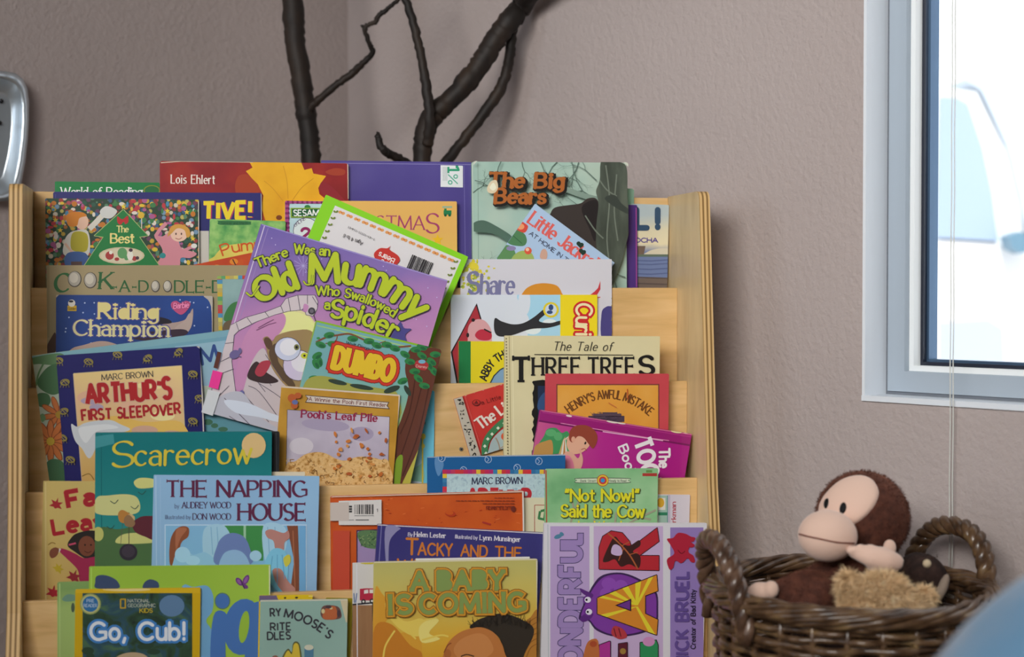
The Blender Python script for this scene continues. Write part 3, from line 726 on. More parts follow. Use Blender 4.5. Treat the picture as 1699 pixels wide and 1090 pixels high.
b = Book('green spotted paperback with orange lettering beside the navy book', 1, (348, 363), (474, 367), noise_mat('mossy_sponge_print', [(.3, '3f8a4a'), (.45, '6aa85a'), (.6, '8fbf6a'), (.75, 'a4c878')], 55, 4))
b.blob([(352, 436), (356, 425), (372, 409), (400, 404), (440, 402), (474, 400), (480, 440)], noise_mat('yellow_glow_print', [(.35, 'c9bf54'), (.6, 'd8c65e'), (.75, 'b8c060')], 40, 3))
b.blob([(362, 368), (365, 366), (412, 367), (416, 370), (412, 373), (366, 373)], '2f6e3e').text('Sammie and Marth', (367, 371.6), (411, 372), 3.6, '1f4a2a', wt=.14, ct=.5)
b.text('Pumpkin', (370, 424), (472, 417), 17, 'c9541c', wt=.16, jit=.06, mid=(420, 414)); b.done()

b = Book('busy holiday book crowded with tiny ornaments round a green tree', 1, (75, 329), (330, 331), cells_mat('ornament_crowd_print', ['8c2f38', '3f6a3a', 'c9a83a', '3a5f8a', 'b04a5a', '5a8a6a', 'd8cdb8', '6a3f5e', 'b8702c', '2f5a4a', 'a83a3a', '7a9ab8', 'c8b860', '4a3a4e'], 150, '2a4434', .5))
rg = random.Random(9)
for c in ('b83a44', 'd9b93a', '4a86a8', 'd8d0c4', '3f7a48', 'a85a8a', 'c0762c'):
    b.ells([(rg.uniform(78, 328), rg.uniform(332, 438), rg.uniform(2, 5.2), rg.uniform(2, 5)) for _ in range(30)], c)
for x, y in ((92, 365), (196, 372), (236, 357), (310, 352), (320, 396), (100, 382), (278, 350)): star(b, x, y, 5, 'd9bd3a')
b.line([(235, 360), (235, 380)], 1.6, 'd8cdb8').ell(234, 357, 5.5, 5.5, m='d9b23a')
# boy with raised arm
b.line([(148, 380), (160, 368), (172, 355)], 9, 'd6d2c6').ell(174, 351, 5, 4, m='e6bfa6').blob([(166, 350), (176, 342), (190, 346), (194, 352), (184, 362), (170, 360)], 'cfd0cc')
b.blob([(112, 390), (124, 383), (146, 384), (146, 424), (108, 424), (106, 404)], 'd2cfc4').blob([(121, 386), (144, 388), (145, 414), (132, 418), (118, 412)], 'b3a82c')
b.ells([(136, 368, 11, 13)], 'e6bfa6').blob([(112, 372), (110, 358), (120, 352), (136, 352), (144, 358), (132, 362), (128, 374), (118, 376)], 'cf7f24').line([(108, 404), (116, 414), (122, 420)], 4, 'd8b49c')
b.blob([(112, 420), (142, 420), (146, 442), (110, 442)], '3f5f9a').rect(118, 434, 136, 444, '5a4440')
# girl in pink
b.blob([(270, 392), (284, 384), (296, 400), (302, 412), (326, 420), (316, 428), (300, 428), (296, 442), (262, 442), (270, 416), (256, 392)], 'd18a96').line([(258, 392), (266, 380), (276, 370)], 6, 'd18a96').line([(304, 416), (318, 410)], 5, 'd18a96')
b.ells([(297, 389, 14, 12)], 'e8c2ac').blob([(278, 392), (284, 376), (298, 372), (312, 378), (316, 390), (310, 394), (306, 382), (294, 379), (284, 388)], 'cf9a44').ells([(292, 388, 1.2, 2), (301, 388, 1.2, 2)], '5a3a34').line([(291, 395), (297, 397), (302, 394)], 1, 'a04a44', True)
b.ells([(322, 408, 5, 4)], 'dcdcd6').ell(270, 424, 5, 4.6, m='2f8a8c')
tree = [(204.6, 348), (245, 391), (231, 393), (264, 441), (140, 441), (172, 393), (157, 391)]
b.line(tree + tree[:1], 2.2, 'a8b878').poly(tree, '1f7a3e'); star(b, 205, 343, 5.4, 'e0c43a')
b.blob([(195, 359), (203, 364), (212, 358), (213, 368), (208, 372), (205, 368), (200, 373), (195, 369)], 'b82a30')
b.text('The', (194, 385), (213, 385), 10, 'dfd48a', wt=.17, ct=.5, serif=.1).text('Best', (184, 403), (222, 403), 15, 'e3d88a', wt=.18, ct=.5, serif=.11)
b.ell(202, 424, 38, 14, m='cdbf9c').ell(202, 424, 35, 12, m='d6cbb0')
b.ells([(182, 424, 7, 7), (194, 430, 4, 3), (223, 429, 4, 4)], 'a83a3a').ells([(203, 420, 8, 9), (210, 428, 4, 4)], '5f9a62').ells([(216, 424, 5, 8), (184, 419, 3, 3)], 'e8e4d8').ells([(217, 415, 3.4, 3), (228, 428, 3, 3)], '4a3440')
b.line([(329.4, 334), (330, 440)], 1.2, 'd8d2c4').done()

b = Book('tilted orange red book wedge behind the beige rooster book', 1, (318, 440), (500, 402), noise_mat('orange_red_wash', [(.35, 'b43a1a'), (.6, 'c24a1c'), (.8, 'cf6a22')], 25, 3), bl=(336, 530))
b.ells([(388, 434, 7, 5), (360, 442, 5, 3)], 'd8842a').line([(386, 430), (391, 440)], 2, '5a2a1a'); b.done()

b = Book('pale blue desert book tilted in front of the bear book', 1, (888, 338), (1020, 436), 'a9c2de', rad=.001)
J = lambda u, v: (888 + u * .803 - v * .596, 338 + u * .596 + v * .803)
b.text('Little Jackrabbit', J(8, 32), J(176, 31), 22, 'd8605a', wt=.17, ct=.4, serif=.09, gap=.12, rnd=False)
b.text('AT HOME IN THE', J(22, 47), J(113, 47), 6.5, '3a3f5a', wt=.2)
b.ells([(960, 404, 3.6, 3.6), (965, 406, 3.6, 3.4), (964, 416, 3.6, 3.6), (969, 418, 3.4, 3.4)], '22382e').poly([(957, 406), (968, 408), (963, 412)], '22382e').poly([(961, 418), (972, 420), (967, 424)], '22382e')
b.blob([(846, 388), (856, 380), (870, 388), (874, 400), (868, 408), (848, 406), (840, 398)], '4f7f56').blob([(824, 428), (834, 408), (850, 410), (856, 430), (840, 440)], '5c8a58').blob([(852, 424), (866, 416), (882, 420), (884, 436), (850, 436)], '9cb060').ells([(848, 412, 8, 4)], '8a80a8')
b.blob([(856, 380), (852, 370), (862, 366), (870, 370), (876, 376), (870, 386)], 'd04a3c').ells([(864, 376, 6, 5)], 'e89a6a').ells([(876, 416, 6, 6)], 'd8563e').ells([(875, 414, 3, 3)], 'eec0a0')
b.blob([(896, 428), (898, 416), (904, 413), (908, 420), (906, 430)], 'c9a08c').line([(850, 390), (866, 404)], 1, '2f5a3a').done()

# ---- second pocket
b = Book('beige book with egg shaped letters and dark green title', 2, (77, 440), (470, 440), '9f906c', rad=.001)
b.rect(70, 440, 82, 560, '93845f')
b.text('C', (90, 484), (114, 484), 30, '2f6a3a', wt=.17, ct=.3, serif=0, slant=.1).text('K', (165, 479), (187, 479), 27, '2a5f36', wt=.15, ct=.4, serif=.1, slant=.08, rnd=False)
b.text('-A-D', (187, 484), (246, 484), 18, '2a5f36', wt=.14, ct=.45, serif=.11, gap=.22, rnd=False).text('DLE-DO', (290, 485), (392, 485), 19, '2a5f36', wt=.14, ct=.45, serif=.11, gap=.16, rnd=False)
for cx_, cy_, rx, ry in ((124, 463, 11.5, 13.5), (150, 465, 11, 13.5), (258, 475, 7.5, 10), (278, 475, 7.5, 10)):
    b.ell(cx_, cy_, rx, ry, m='4f4a42').ell(cx_ - .4, cy_ - .5, rx - 1.4, ry - 1.4, m='a8a296').ell(cx_ - 1.5, cy_ - 2, rx * .62, ry * .62, m='c4beb0')
b.blob([(78, 575), (84, 562), (92, 552), (94, 580), (80, 590)], '4a3226'); b.done()
b = Book('small book with a checkered colour border beside the beige book', 2, (360, 458), (450, 456), noise_mat('pond_print', [(.35, '7fa0a0'), (.6, '8fb0ae'), (.75, '9abab4')], 20, 3))
cols = ['c2443c', 'b8a860', '8fae5a', '4f92b8', 'c9a83c', 'b84a58', 'c8c060', '5fa06a']
for i in range(24):
    y = 457 + i * 7; b.rect(360, y, 369, y + 7, cols[(i * 3) % 8]); b.rect(360 + i * 7, 450, 367 + i * 7, 463, cols[(i * 5 + 2) % 8])
b.blob([(372, 532), (374, 518), (384, 504), (398, 500), (412, 506), (410, 534), (390, 532)], '3f7a44').blob([(369, 560), (372, 536), (392, 530), (410, 536), (410, 600), (369, 600)], '6a5a44'); b.done()
b = Book('blue horse riding book with pale yellow lettering and worn corners', 2, (93, 489), (353, 491), noise_mat('night_blue_print', [(.3, '1b3a7a'), (.6, '22448a'), (.8, '2a4f96')], 12, 3), rad=.003)
rg = random.Random(4); b.ells([(rg.uniform(98, 345), rg.uniform(494, 575), 1.3, 1.3) for _ in range(38)], 'a9b8d8')
b.blob([(338, 491), (354, 489), (354, 560), (352, 575), (350, 508)], 'b8b0a4').line([(352.4, 500), (353, 576)], 2.4, 'b8b0a4').poly([(93, 489), (98, 489), (93, 494)], 'b4ac9e')
b.blob([(262, 560), (266, 540), (296, 534), (310, 528), (320, 512), (318, 540), (306, 556), (282, 566)], 'b09a92').blob([(290, 545), (306, 532), (314, 520), (320, 524), (316, 544), (300, 558)], 'b8a49c')
b.blob([(248, 532), (262, 526), (280, 530), (284, 536), (262, 538), (238, 538)], '241f2a').blob([(222, 562), (232, 550), (252, 550), (300, 546), (312, 552), (296, 560), (262, 566)], '3a2a38')
b.blob([(120, 578), (140, 572), (164, 566), (184, 568), (200, 576), (200, 590), (118, 590)], 'b0988c')
b.rect(112, 507, 127, 516, 'c9a428').ells([(119, 503, 6, 6)], 'd8d4cc').ells([(118, 500, 4, 2)], '2a2a34').text('Golden', (113, 514), (126, 514), 4, '5a4418', wt=.14)
b.text('Riding', (164, 528), (262, 529), 25, 'ddd08c', out=('4a4a90', 3.0), wt=.155, ct=.45, serif=.12, gap=.17).text('Champion', (122, 556), (279, 558), 25, 'd6cf9c', out=('4a4a90', 3.0), wt=.155, ct=.45, serif=.12, gap=.16)
b.blob([(300, 522), (286, 512), (284, 503), (292, 499), (300, 503), (308, 499), (316, 503), (312, 513)], 'c0527e').text('Barbie', (288, 512), (313, 510), 9, 'e88ab4', wt=.2, slant=.15, out=('8a2a5a', 1.2)); b.done()

b = Book('white book with a yellow flower spray and purple storybook title', 2, (764, 430), (1015, 430), 'cdccd4', rad=.001)
rg = random.Random(5)
b.ells([(rg.gauss(786, 10), rg.gauss(468, 18), rg.uniform(1.5, 4), rg.uniform(1.5, 4)) for _ in range(60)], 'b3b43a').ells([(rg.gauss(788, 9), rg.gauss(452, 14), rg.uniform(1, 3), rg.uniform(1, 3)) for _ in range(40)], 'd3c53a').ells([(rg.gauss(784, 8), rg.gauss(470, 14), rg.uniform(1, 2), rg.uniform(1, 2)) for _ in range(30)], '7a944a')
b.blob([(778, 442), (782, 434), (792, 438), (794, 446), (786, 446)], 'dccb3c')
b.text('S', (778, 488), (796, 487), 36, '77779c', wt=.16, ct=.4, serif=0).text('hare', (798, 488), (852, 488), 32, '77779c', wt=.14, ct=.35, serif=.05, slant=.04)
b.blob([(868, 500), (870, 482), (886, 472), (906, 470), (924, 474), (932, 486), (934, 500)], 'cf8a2c')   # plain orange mound
b.poly([(978, 490), (986, 484), (992, 478), (996, 466), (996, 480), (990, 490)], 'c03a40').line([(982, 496), (996, 493)], 1.6, 'c85a5c')
b.blob([(998, 520), (1004, 510), (1012, 508), (1018, 514), (1018, 560), (998, 560)], '4a4480')
b.ells([(1016 + rg.uniform(-1, 1), 495 + i * 3, 1.2, 1.2) for i in range(22)], '9a9a4a'); b.done()
b = Book('white and sky blue kite book turned sideways with a yellow title band', 2, (748, 489), (991, 489), 'd3dae4', rad=.001)
b.blob([(862, 486), (930, 486), (930, 640), (866, 640), (850, 600), (874, 560), (878, 530), (866, 510)], 'a3d0e6').ells([(870, 500, 10, 24)], 'd3dae4').ells([(884, 545, 14, 10), (912, 536, 12, 7)], 'd9e4ec')
K = [(791, 503), (802, 540), (812, 580), (768, 640), (758, 640), (748, 584), (760, 562)]
b.poly(K, '1d1a1c').poly([(790, 507), (800, 540), (809, 580), (768, 634), (760, 634), (750.5, 584), (762, 562)], 'a8323c')
b.blob([(776, 560), (778, 540), (790, 530), (804, 532), (814, 545), (816, 560), (812, 580), (780, 580)], 'd4a0a4').blob([(788, 556), (796, 547), (810, 548), (816, 556), (812, 564), (796, 564)], 'b83044').ells([(785, 531, 3, 3), (776, 556, 2.4, 4)], '2a2224').line([(803, 546), (815, 552)], 2.4, '2a2224')
b.blob([(821, 528), (832, 533), (850, 538), (868, 536), (886, 526), (904, 512), (908, 518), (894, 532), (912, 536), (930, 532), (930, 538), (908, 544), (880, 546), (850, 556), (828, 558), (820, 548)], '2e2e32')
b.rect(929.5, 480, 995, 650, 'e8d122').ell(914, 514, 13, 13, m='d9c52e').ell(914, 514, 9.6, 9.6, m='c6d4e2').ells([(914, 510, 4, 5), (912, 518, 5, 3)], '2f4a7a')
b.text('Curious', (956, 504), (956, 600), 25, 'ecdcae', out=[('c4262c', 7)], wt=.17, slant=.05, jit=.04); b.done()
b = Book('green and yellow book with diagonal black lettering before the kite book', 2, (761, 566), (900, 567), 'e0cf24', rad=.0006)
b.rect(755, 560, 781, 650, '1f7a44'); b.ells([(760.6, 569 + i * 3, 1.1, 1.1) for i in range(26)], '9a2a34')
b.ell(856, 650, 46, 46, m='26384a').ell(856, 650, 44, 44, m='7fa4c4').text('ABBY THE', (807, 632), (846, 590), 12, '23222a', wt=.2, mid=(820, 606)); b.done()
b = Book('lime green bordered book back tilted behind the mummy book', 2, (541, 323), (777, 426), '86cf22', True, .006, rad=.001, bl=(466, 505))
U = lambda u, v: (541 + u * .9165 - v * .400, 323 + u * .400 + v * .9165)     # along / down the tilted cover
b.poly([U(40, 20), U(258, 20), U(258, 190), U(40, 190)], 'd8d6d8') if False else b.poly([(556, 341), (765, 431), (690, 600), (478, 520)], 'd9d6d6')
for i in range(15):
    x, y = b.lerp((567, 353), (748, 431), i / 14); b.ells([(x - 2.4, y - 1, 3.2, 2.6), (x + 2.4, y + 1, 3.2, 2.6)], 'dc9a5a').ells([(x, y, 1.2, 1)], 'b8643a')
for i in range(12):
    for A_, B_ in (((557, 351), (505, 470)), ((756, 434), (702, 556))):
        x, y = b.lerp(A_, B_, i / 11); b.ells([(x - 2, y, 2.4, 1.6, 40), (x + 2, y, 2.4, 1.6, -40)], '6f8034')
b.text('Ages 4 to 8', (602, 402), (571, 388), 6, '4a4444', wt=.13).text('1-41-11111-11441', (622, 396), (578, 375), 3.4, '5a5454', wt=.16)
b.blob([(648, 408), (646, 414), (660, 424), (662, 434), (648, 444), (628, 436), (620, 422), (630, 412), (642, 412)], 'c2352e')
b.text('Care', (656, 441), (633, 430), 9, 'e9dcd6', wt=.17).text('Bears', (655, 430), (630, 418), 9, 'e9dcd6', wt=.17)
rg = random.Random(8); xx = 0
while xx < 36:
    w_ = rg.choice((1, 1.5, 2, 2.6)); p = b.lerp((684, 422), (717, 436), xx / 36)
    b.poly([p, (p[0] + w_ * .92, p[1] + w_ * .4), (p[0] + w_ * .92 - 14, p[1] + w_ * .4 + 32), (p[0] - 14, p[1] + 32)], '2f2c2e'); xx += w_ + rg.choice((1, 1.4, 2))
b.done()
# ---- third pocket
b = Book('pale blue book with a yellow rope frame behind the leafy book', 3, (640, 648), (721, 648), noise_mat('pool_blue_print', [(.3, '5fb2cf'), (.6, '6fbfd8'), (.8, '7cc6da')], 8, 2), rad=.003)
b.rect(680, 700, 706, 704, '5f7f98').rect(684, 692, 704, 703, '8fb4c8').text('y', (697, 694), (704, 694), 12, 'a9d4e0', wt=.16)
b.rect(630, 725, 698, 830, 'a3c4cc').blob([(640, 800), (660, 780), (690, 764), (700, 770), (700, 800)], '86b8a4').blob([(640, 776), (668, 758), (690, 756), (698, 762), (698, 770), (672, 782)], '9cc0cc')
b.blob([(640, 790), (660, 796), (700, 800), (700, 812), (640, 812)], 'c4d0da').rect(630, 806, 698, 850, 'a8604a')
b.line([(676, 723), (702, 724)], 4, 'cdbb4a').line([(701, 724), (701, 810)], 2.6, 'cdbb4a'); b.ells([(702, 724 + 0, 4, 5), (702, 740, 3, 4), (690, 723, 4, 3)], 'd3c04c'); b.done()

b = Book('tilted teal book with orange flowers down its left edge', 3, (53, 590), (480, 534), noise_mat('meadow_paper', [(.35, 'a9b8a2'), (.6, 'b4c2b0'), (.8, 'bcc8ba')], 16, 3), gloss=1, rad=.001, back='6a8f8c')
b.poly([(120, 560), (372, 520), (520, 510), (520, 640), (330, 640), (300, 600), (120, 590)], '6f9fb0').poly([(290, 575), (480, 552), (480, 640), (320, 640)], '8fb4c4')
b.poly([(50, 592), (100, 584), (480, 534), (480, 544), (110, 594), (55, 600)], '7aa8b4')
b.text('M', (336, 604), (363, 600), 26, '2f4a86', wt=.2, slant=-.05, jit=.05)
b.blob([(53, 594), (100, 586), (110, 600), (96, 606), (66, 604), (55, 604)], '5c8258').blob([(62, 632), (78, 610), (96, 604), (104, 620), (104, 646), (88, 655), (68, 646)], '46704a').blob([(58, 660), (66, 652), (80, 654), (84, 666), (76, 676), (62, 672)], '46704a').line([(60, 640), (64, 620), (74, 600)], 3, '5f8a5a', True)
def flower(B, x, y, r, n, m, c, a0=0):
    for i in range(n):
        a = math.radians(a0 + 360 * i / n); B.ells([(x + r * .62 * math.cos(a), y + r * .62 * math.sin(a), r * .46, r * .17, math.degrees(a))], '8a4a26'); B.ells([(x + r * .62 * math.cos(a), y + r * .62 * math.sin(a), r * .42, r * .13, math.degrees(a))], m)
    B.ells([(x, y, r * .2, r * .2)], c)
flower(b, 98, 688, 30, 9, 'c27038', 'a8862c', 10); flower(b, 84, 732, 34, 12, 'c27038', 'c0a034')
b.blob([(74, 780), (84, 762), (104, 766), (112, 790), (104, 830), (78, 830)], '3f6a48').blob([(70, 700), (66, 690), (72, 686), (76, 694)], '6a8f62'); 
b.blob([(338, 690), (360, 684), (400, 700), (440, 712), (470, 720), (470, 900), (338, 900)], '5a8f9c').ells([(345, 700, 8, 5), (356, 706, 6, 4), (370, 712, 8, 4)], '3f6a52'); b.done()

b = Book('navy bordered sleepover book with red lettering', 3, (93, 590), (331, 574), '18175c', rad=.003)
pn = [(122, 620), (301, 607), (312, 830), (140, 845)]
b.line(pn + pn[:1], 2, 'b8a890').poly(pn, grad_mat('sunset_print', 'Z', .1, .3, [(0, 'c9a05c'), (.35, 'd8b878'), (.6, 'd8b48a'), (.85, 'e0c884'), (1, 'd8cf9a')]))
b.ells([(150, 660, 22, 12), (215, 675, 18, 9)], 'd8ac90').ells([(270, 690, 20, 8), (250, 640, 24, 6)], 'e4d49a').blob([(160, 705), (190, 690), (240, 700), (300, 700), (306, 740), (200, 745)], 'dcb45c').ells([(240, 714, 22, 8), (285, 722, 18, 8)], 'c9a08c')
b.blob([(118, 704), (128, 708), (140, 702), (160, 698), (184, 697), (200, 704), (216, 712), (200, 718), (170, 722), (150, 760), (136, 744), (124, 730)], 'c4c9cf').blob([(130, 712), (150, 706), (180, 704), (196, 710), (160, 716), (142, 735)], 'd6dade')
b.ells([(150, 665, 16, 6), (160, 676, 12, 6)], 'a99ab0')
b.line([(136, 790), (148, 786), (156, 796)], 1.4, '8a6a2c', True)
b.text('MARC BROWN', (169, 631), (254, 625), 9.5, '4a3f3c', wt=.13, ct=.6)
b.text("ARTHUR'S", (145, 670), (284, 660), 30, 'a81f24', wt=.24, rnd=False, gap=.24, alt={0: 1.0, 7: 1.1}, jit=.03, out=('c9a08a', 2))
b.text('FIRST SLEEPOVER', (137, 698), (300, 686), 17, 'a32026', wt=.22, gap=.2, jit=.04, rnd=False)
rg = random.Random(12)
for x, y in ((97, 598), (147, 600), (195, 588), (245, 594), (296, 584), (108, 634), (106, 682), (104, 726), (117, 762), (320, 620), (331, 660), (320, 698)):
    b.ells([(x, y, 8, 5.5, rg.uniform(-40, 40))], '8a7f3a').ells([(x, y, 6, 3.8, 10)], '2a2650').line([(x - 6, y + 2), (x, y - 3), (x + 6, y + 1)], 1.2, '9a8c44', True).line([(x - 4, y - 4), (x + 4, y + 5)], 1, '9a8c44')
    for k in range(4): b.line([(x - 6 + 4 * k, y + 4), (x - 8 + 5 * k, y + 9)], .9, '7f7438')
b.line([(327, 574), (333, 578), (338, 730)], 2.2, 'c4bcb4').done()

b = Book('large tilted purple mummy book in a clear jacket with yellow green title', 3, (433, 371), (743, 465),
         grad_mat('violet_to_pink_print', 'Z', .02, .36, [(0, 'b88ab4'), (.45, 'c088b4'), (.62, 'b080b4'), (.78, '8a72b0'), (1, '6c60aa')], .7, .3), True, .0085, bl=(337, 682), gloss=1, rad=.001, back='6c60aa')
b.line([(439, 374), (343, 684)], 1.6, 'd0c4de').line([(445, 378), (349, 688)], .9, '9a86bc').line([(434.5, 372.5), (742, 466)], 1.4, 'a094cc')
rg = random.Random(2); b.ells([(rg.uniform(440, 740), rg.uniform(390, 580), .9, .9) for _ in range(60)], 'c4bce4')
for a in range(0, 180, 30): b.line([(503 + 17 * math.cos(math.radians(a)), 441 + 17 * math.sin(math.radians(a))), (503 - 17 * math.cos(math.radians(a)), 441 - 17 * math.sin(math.radians(a)))], .7, 'b4a8d8')
b.ells([(487, 540, 40, 28, 20)], 'd8cf9a').ells([(492, 540, 32, 22, 20)], 'dede96').blob([(405, 560), (440, 525), (470, 520), (470, 545), (430, 590), (410, 640), (390, 640)], 'c288b2')
LN = '4f4658'
arm = [(372, 560), (382, 540), (408, 527), (440, 518), (466, 508), (474, 496), (494, 490), (522, 490), (527, 500), (526, 512), (520, 524), (508, 522), (505, 510), (500, 514), (478, 516), (456, 522), (424, 534), (396, 548), (388, 556), (384, 600), (392, 660), (404, 700), (352, 690), (352, 640)]
b.line(arm + arm[:1], 1.8, LN).poly(arm, 'cbbfc4').blob([(505, 504), (512, 508), (508, 518), (503, 512)], 'c088b4')
for q in (((392, 536), (396, 548)), ((410, 527), (418, 538)), ((440, 518), (446, 526)), ((466, 508), (470, 518)), ((478, 494), (482, 516)), ((494, 490), (498, 514)), ((510, 490), (510, 504)), ((518, 492), (527, 506)), ((372, 570), (388, 568)), ((366, 600), (386, 590)), ((366, 620), (388, 612)), ((380, 640), (360, 660)), ((392, 650), (372, 680))): b.line(list(q), 1, LN)
b.ells([(517, 516, 6, 6)], '3f3a44').ells([(517, 516, 3.4, 3.4)], '6a6470').line([(520, 522), (524, 534)], 1.2, '2f2a30')
b.line([(425, 548), (446, 538), (458, 535)], 1, '7a4a72').line([(428, 544), (442, 536), (454, 530)], 1, '7a4a72')
b.blob([(440, 572), (436, 562), (444, 558), (452, 566), (460, 556), (490, 548), (520, 552), (540, 600), (520, 660), (470, 660), (450, 610)], '9a8058').blob([(438, 568), (440, 560), (448, 562), (452, 572), (446, 580)], '5a4232')
b.blob([(446, 585), (458, 570), (462, 600), (478, 620), (490, 640), (478, 640), (456, 612)], '5a4634')
b.blob([(408, 632), (420, 596), (438, 578), (452, 612), (474, 640), (498, 654), (480, 700), (420, 720), (396, 690)], 'c4b8bc')
for q in (((424, 600), (450, 640)), ((414, 616), (440, 650)), ((440, 588), (470, 632)), ((412, 640), (430, 650), (460, 690)), ((430, 636), (470, 664), (478, 690)), ((410, 660), (446, 700))): b.line(list(q), 1, LN, len(q) > 2)
b.blob([(412, 628), (414, 612), (424, 600), (432, 604), (440, 616), (462, 632), (440, 636)], '3a2a2c').blob([(423, 616), (432, 601), (446, 598), (448, 606), (438, 622), (428, 624)], 'a83a4a')
b.ells([(495, 606, 26, 26)], LN).ells([(495, 606, 25, 25)], 'c9bcd8').ells([(500, 600, 17, 17)], 'dcd6e4').ells([(477, 579, 22, 20)], LN).ells([(477, 579, 21, 19)], 'c4c9e0').ells([(479, 576, 15, 14)], 'e0dfe8').ells([(492, 576, 4.4, 5)], '7a7a4a').ells([(492, 576, 2.2, 2.6)], '1a181c').ells([(505, 590, 6, 5)], 'c4c03a').ells([(505, 590, 2, 2)], '1a181c')
b.ells([(389, 588, 9, 7, -30), (398, 582, 3, 5)], '6a6090').line([(384, 594), (392, 590), (400, 592)], 2, '6a6090').ells([(400, 655, 5, 8, 20)], '6a6aa0')
b.blob([(358, 665), (400, 650), (430, 690), (470, 720), (470, 760), (420, 760), (350, 720)], 'b8b8c4').line([(372, 660), (400, 690), (440, 730)], 1.2, LN).line([(380, 690), (420, 716)], 1, LN).blob([(372, 664), (410, 668), (446, 684), (462, 690), (462, 700), (430, 692), (390, 684)], 'cfd6e4')
b.blob([(648, 560), (656, 545), (664, 534), (670, 544), (682, 546), (672, 556), (676, 575), (652, 572)], '4a4686').ells([(661, 545, 1.6, 1.6)], 'd8d08a')
YG = 'b4c42c'; DK = '3a3a40'
b.text('There', (427, 444), (478, 424), 15, YG, out=(DK, 2.4), wt=.19, ct=.6, serif=.06, jit=.02).text('Was an', (488, 420), (546, 424), 15, YG, out=(DK, 2.4), wt=.19, ct=.6, serif=.06, jit=.02)
b.text('Old', (430, 500), (494, 476), 42, YG, out=(DK, 3), wt=.215, ct=.6, serif=.07, alt={0: .86, 2: 1.0})
b.line([(408, 485), (416, 491), (422, 486), (430, 474)], 4, DK, True).line([(408, 485), (416, 491), (422, 486), (430, 474)], 2.6, YG, True)
b.text('Mummy', (513, 469), (686, 530), 44, YG, out=(DK, 3), wt=.215, ct=.62, serif=.05, mid=(612, 478), gap=.14)
b.line([(503, 466), (508, 472), (516, 470), (518, 456)], 3.6, DK, True).line([(503, 466), (508, 472), (516, 470), (518, 456)], 2.4, YG, True)
b.text('Who Swallowed', (524, 489), (652, 526), 14.5, YG, out=(DK, 2.4), wt=.19, ct=.6, serif=.06, mid=(590, 497))
b.text('a', (538, 512), (547, 513), 15, YG, out=(DK, 2.4), wt=.2).text('Spider', (549, 526), (652, 562), 29, YG, out=(DK, 3), wt=.19, ct=.6, serif=.06, mid=(600, 537))
b.sticker('spine_label', [(361, 583), (368, 585), (361, 612), (354, 610)], '5a2f26', None, 'brown spine label')
b.sticker('spine_label', [(353, 614), (369, 618), (362, 646), (346, 642)], 'e83a94', None, 'bright pink spine label')
b.sticker('spine_label', [(345, 646), (365, 651), (353, 690), (334, 684)], 'cdd0d4', None, 'white spine label')
b.done()

b = Book('leafy green hardcover with bold yellow and red title and lime edge', 3, (524, 531), (733, 580), grad_mat('lagoon_print', 'Z', .14, .27, [(0, 'b8b04a'), (.3, '9ab878'), (.6, '7fb0a4'), (1, '74a8ac')], .5, .3), True, .008, gloss=1, rad=.004, back='8cc024')
b.line([(525, 532), (733, 581)], 4, '86b41c').line([(524, 533), (496, 640)], 3.4, '84a83a').line([(526, 540), (731, 588)], 1.4, 'a9cf6a')
b.blob([(680, 580), (700, 576), (740, 586), (720, 650), (700, 730), (668, 800), (640, 860), (640, 760), (664, 700), (678, 650), (672, 612)], '5f3426')
for q in (((700, 640), (684, 700), (664, 760)), ((690, 620), (680, 680), (664, 720)), ((712, 640), (694, 720), (668, 790))): b.line(list(q), 2, '472419', True)
b.blob([(655, 770), (668, 756), (664, 800), (655, 840)], '7a9a2c')
b.line([(524, 568), (540, 560), (560, 556), (580, 554), (600, 562), (622, 572), (650, 576), (682, 574)], 3, '7a4a34', True).line([(560, 556), (556, 566), (540, 570)], 1.6, '7a4a34', True).line([(622, 572), (640, 566)], 1.6, '7a4a34')
rg = random.Random(6)
lv = [(532, 572, 20), (546, 556, -10), (552, 571, 10), (585, 562, 5), (612, 566, 0), (625, 573, 20), (642, 572, 10), (655, 578, 15), (526, 590, -30), (524, 604, 60), (530, 600, 80), (521, 628, 0), (672, 588, 30), (680, 600, 10), (694, 628, 40), (688, 616, 0), (668, 632, -20), (704, 640, 10), (716, 600, 40), (722, 588, 0), (700, 590, 30), (690, 580, 0), (720, 616, 50), (708, 572, 0), (700, 576, 20), (712, 606, 70)]
b.ells([(x, y, 9, 5.2, a) for x, y, a in lv], '2f7a42').ells([(x + 2, y + 2, 5, 2.6, a) for x, y, a in lv], '1f5f3a')
b.ells([(528, 560 + 1, 3, 2)], '3f8a4a').blob([(688, 606), (692, 598), (706, 600), (711, 606), (706, 614), (694, 612)], 'a83236').ells([(700, 600, 6, 3.4)], '6fa8c0').text('Disney', (690, 609), (708, 611), 4, 'd8b8b0', wt=.14)
b.blob([(500, 650), (512, 628), (540, 624), (580, 636), (640, 646), (660, 656), (650, 700), (490, 690)], '9c9c4a').ells([(560, 634, 16, 4, 12), (600, 642, 20, 4, 10), (650, 646, 14, 5, -20), (676, 648, 10, 4, 60)], '2f3f34')
b.text("Walt Disney's", (573, 572), (620, 584), 6.5, '23303c', wt=.14, slant=.1)
dm = dict(wt=.30, rnd=False, gap=.26, serif=.10)
b.text('DUMBO', (552, 609), (648, 632), 33, 'dcb82c', out=[('8a1a1c', 12), ('c8382a', 9.5), ('8a1a1c', 2.4)], **dm); b.done()

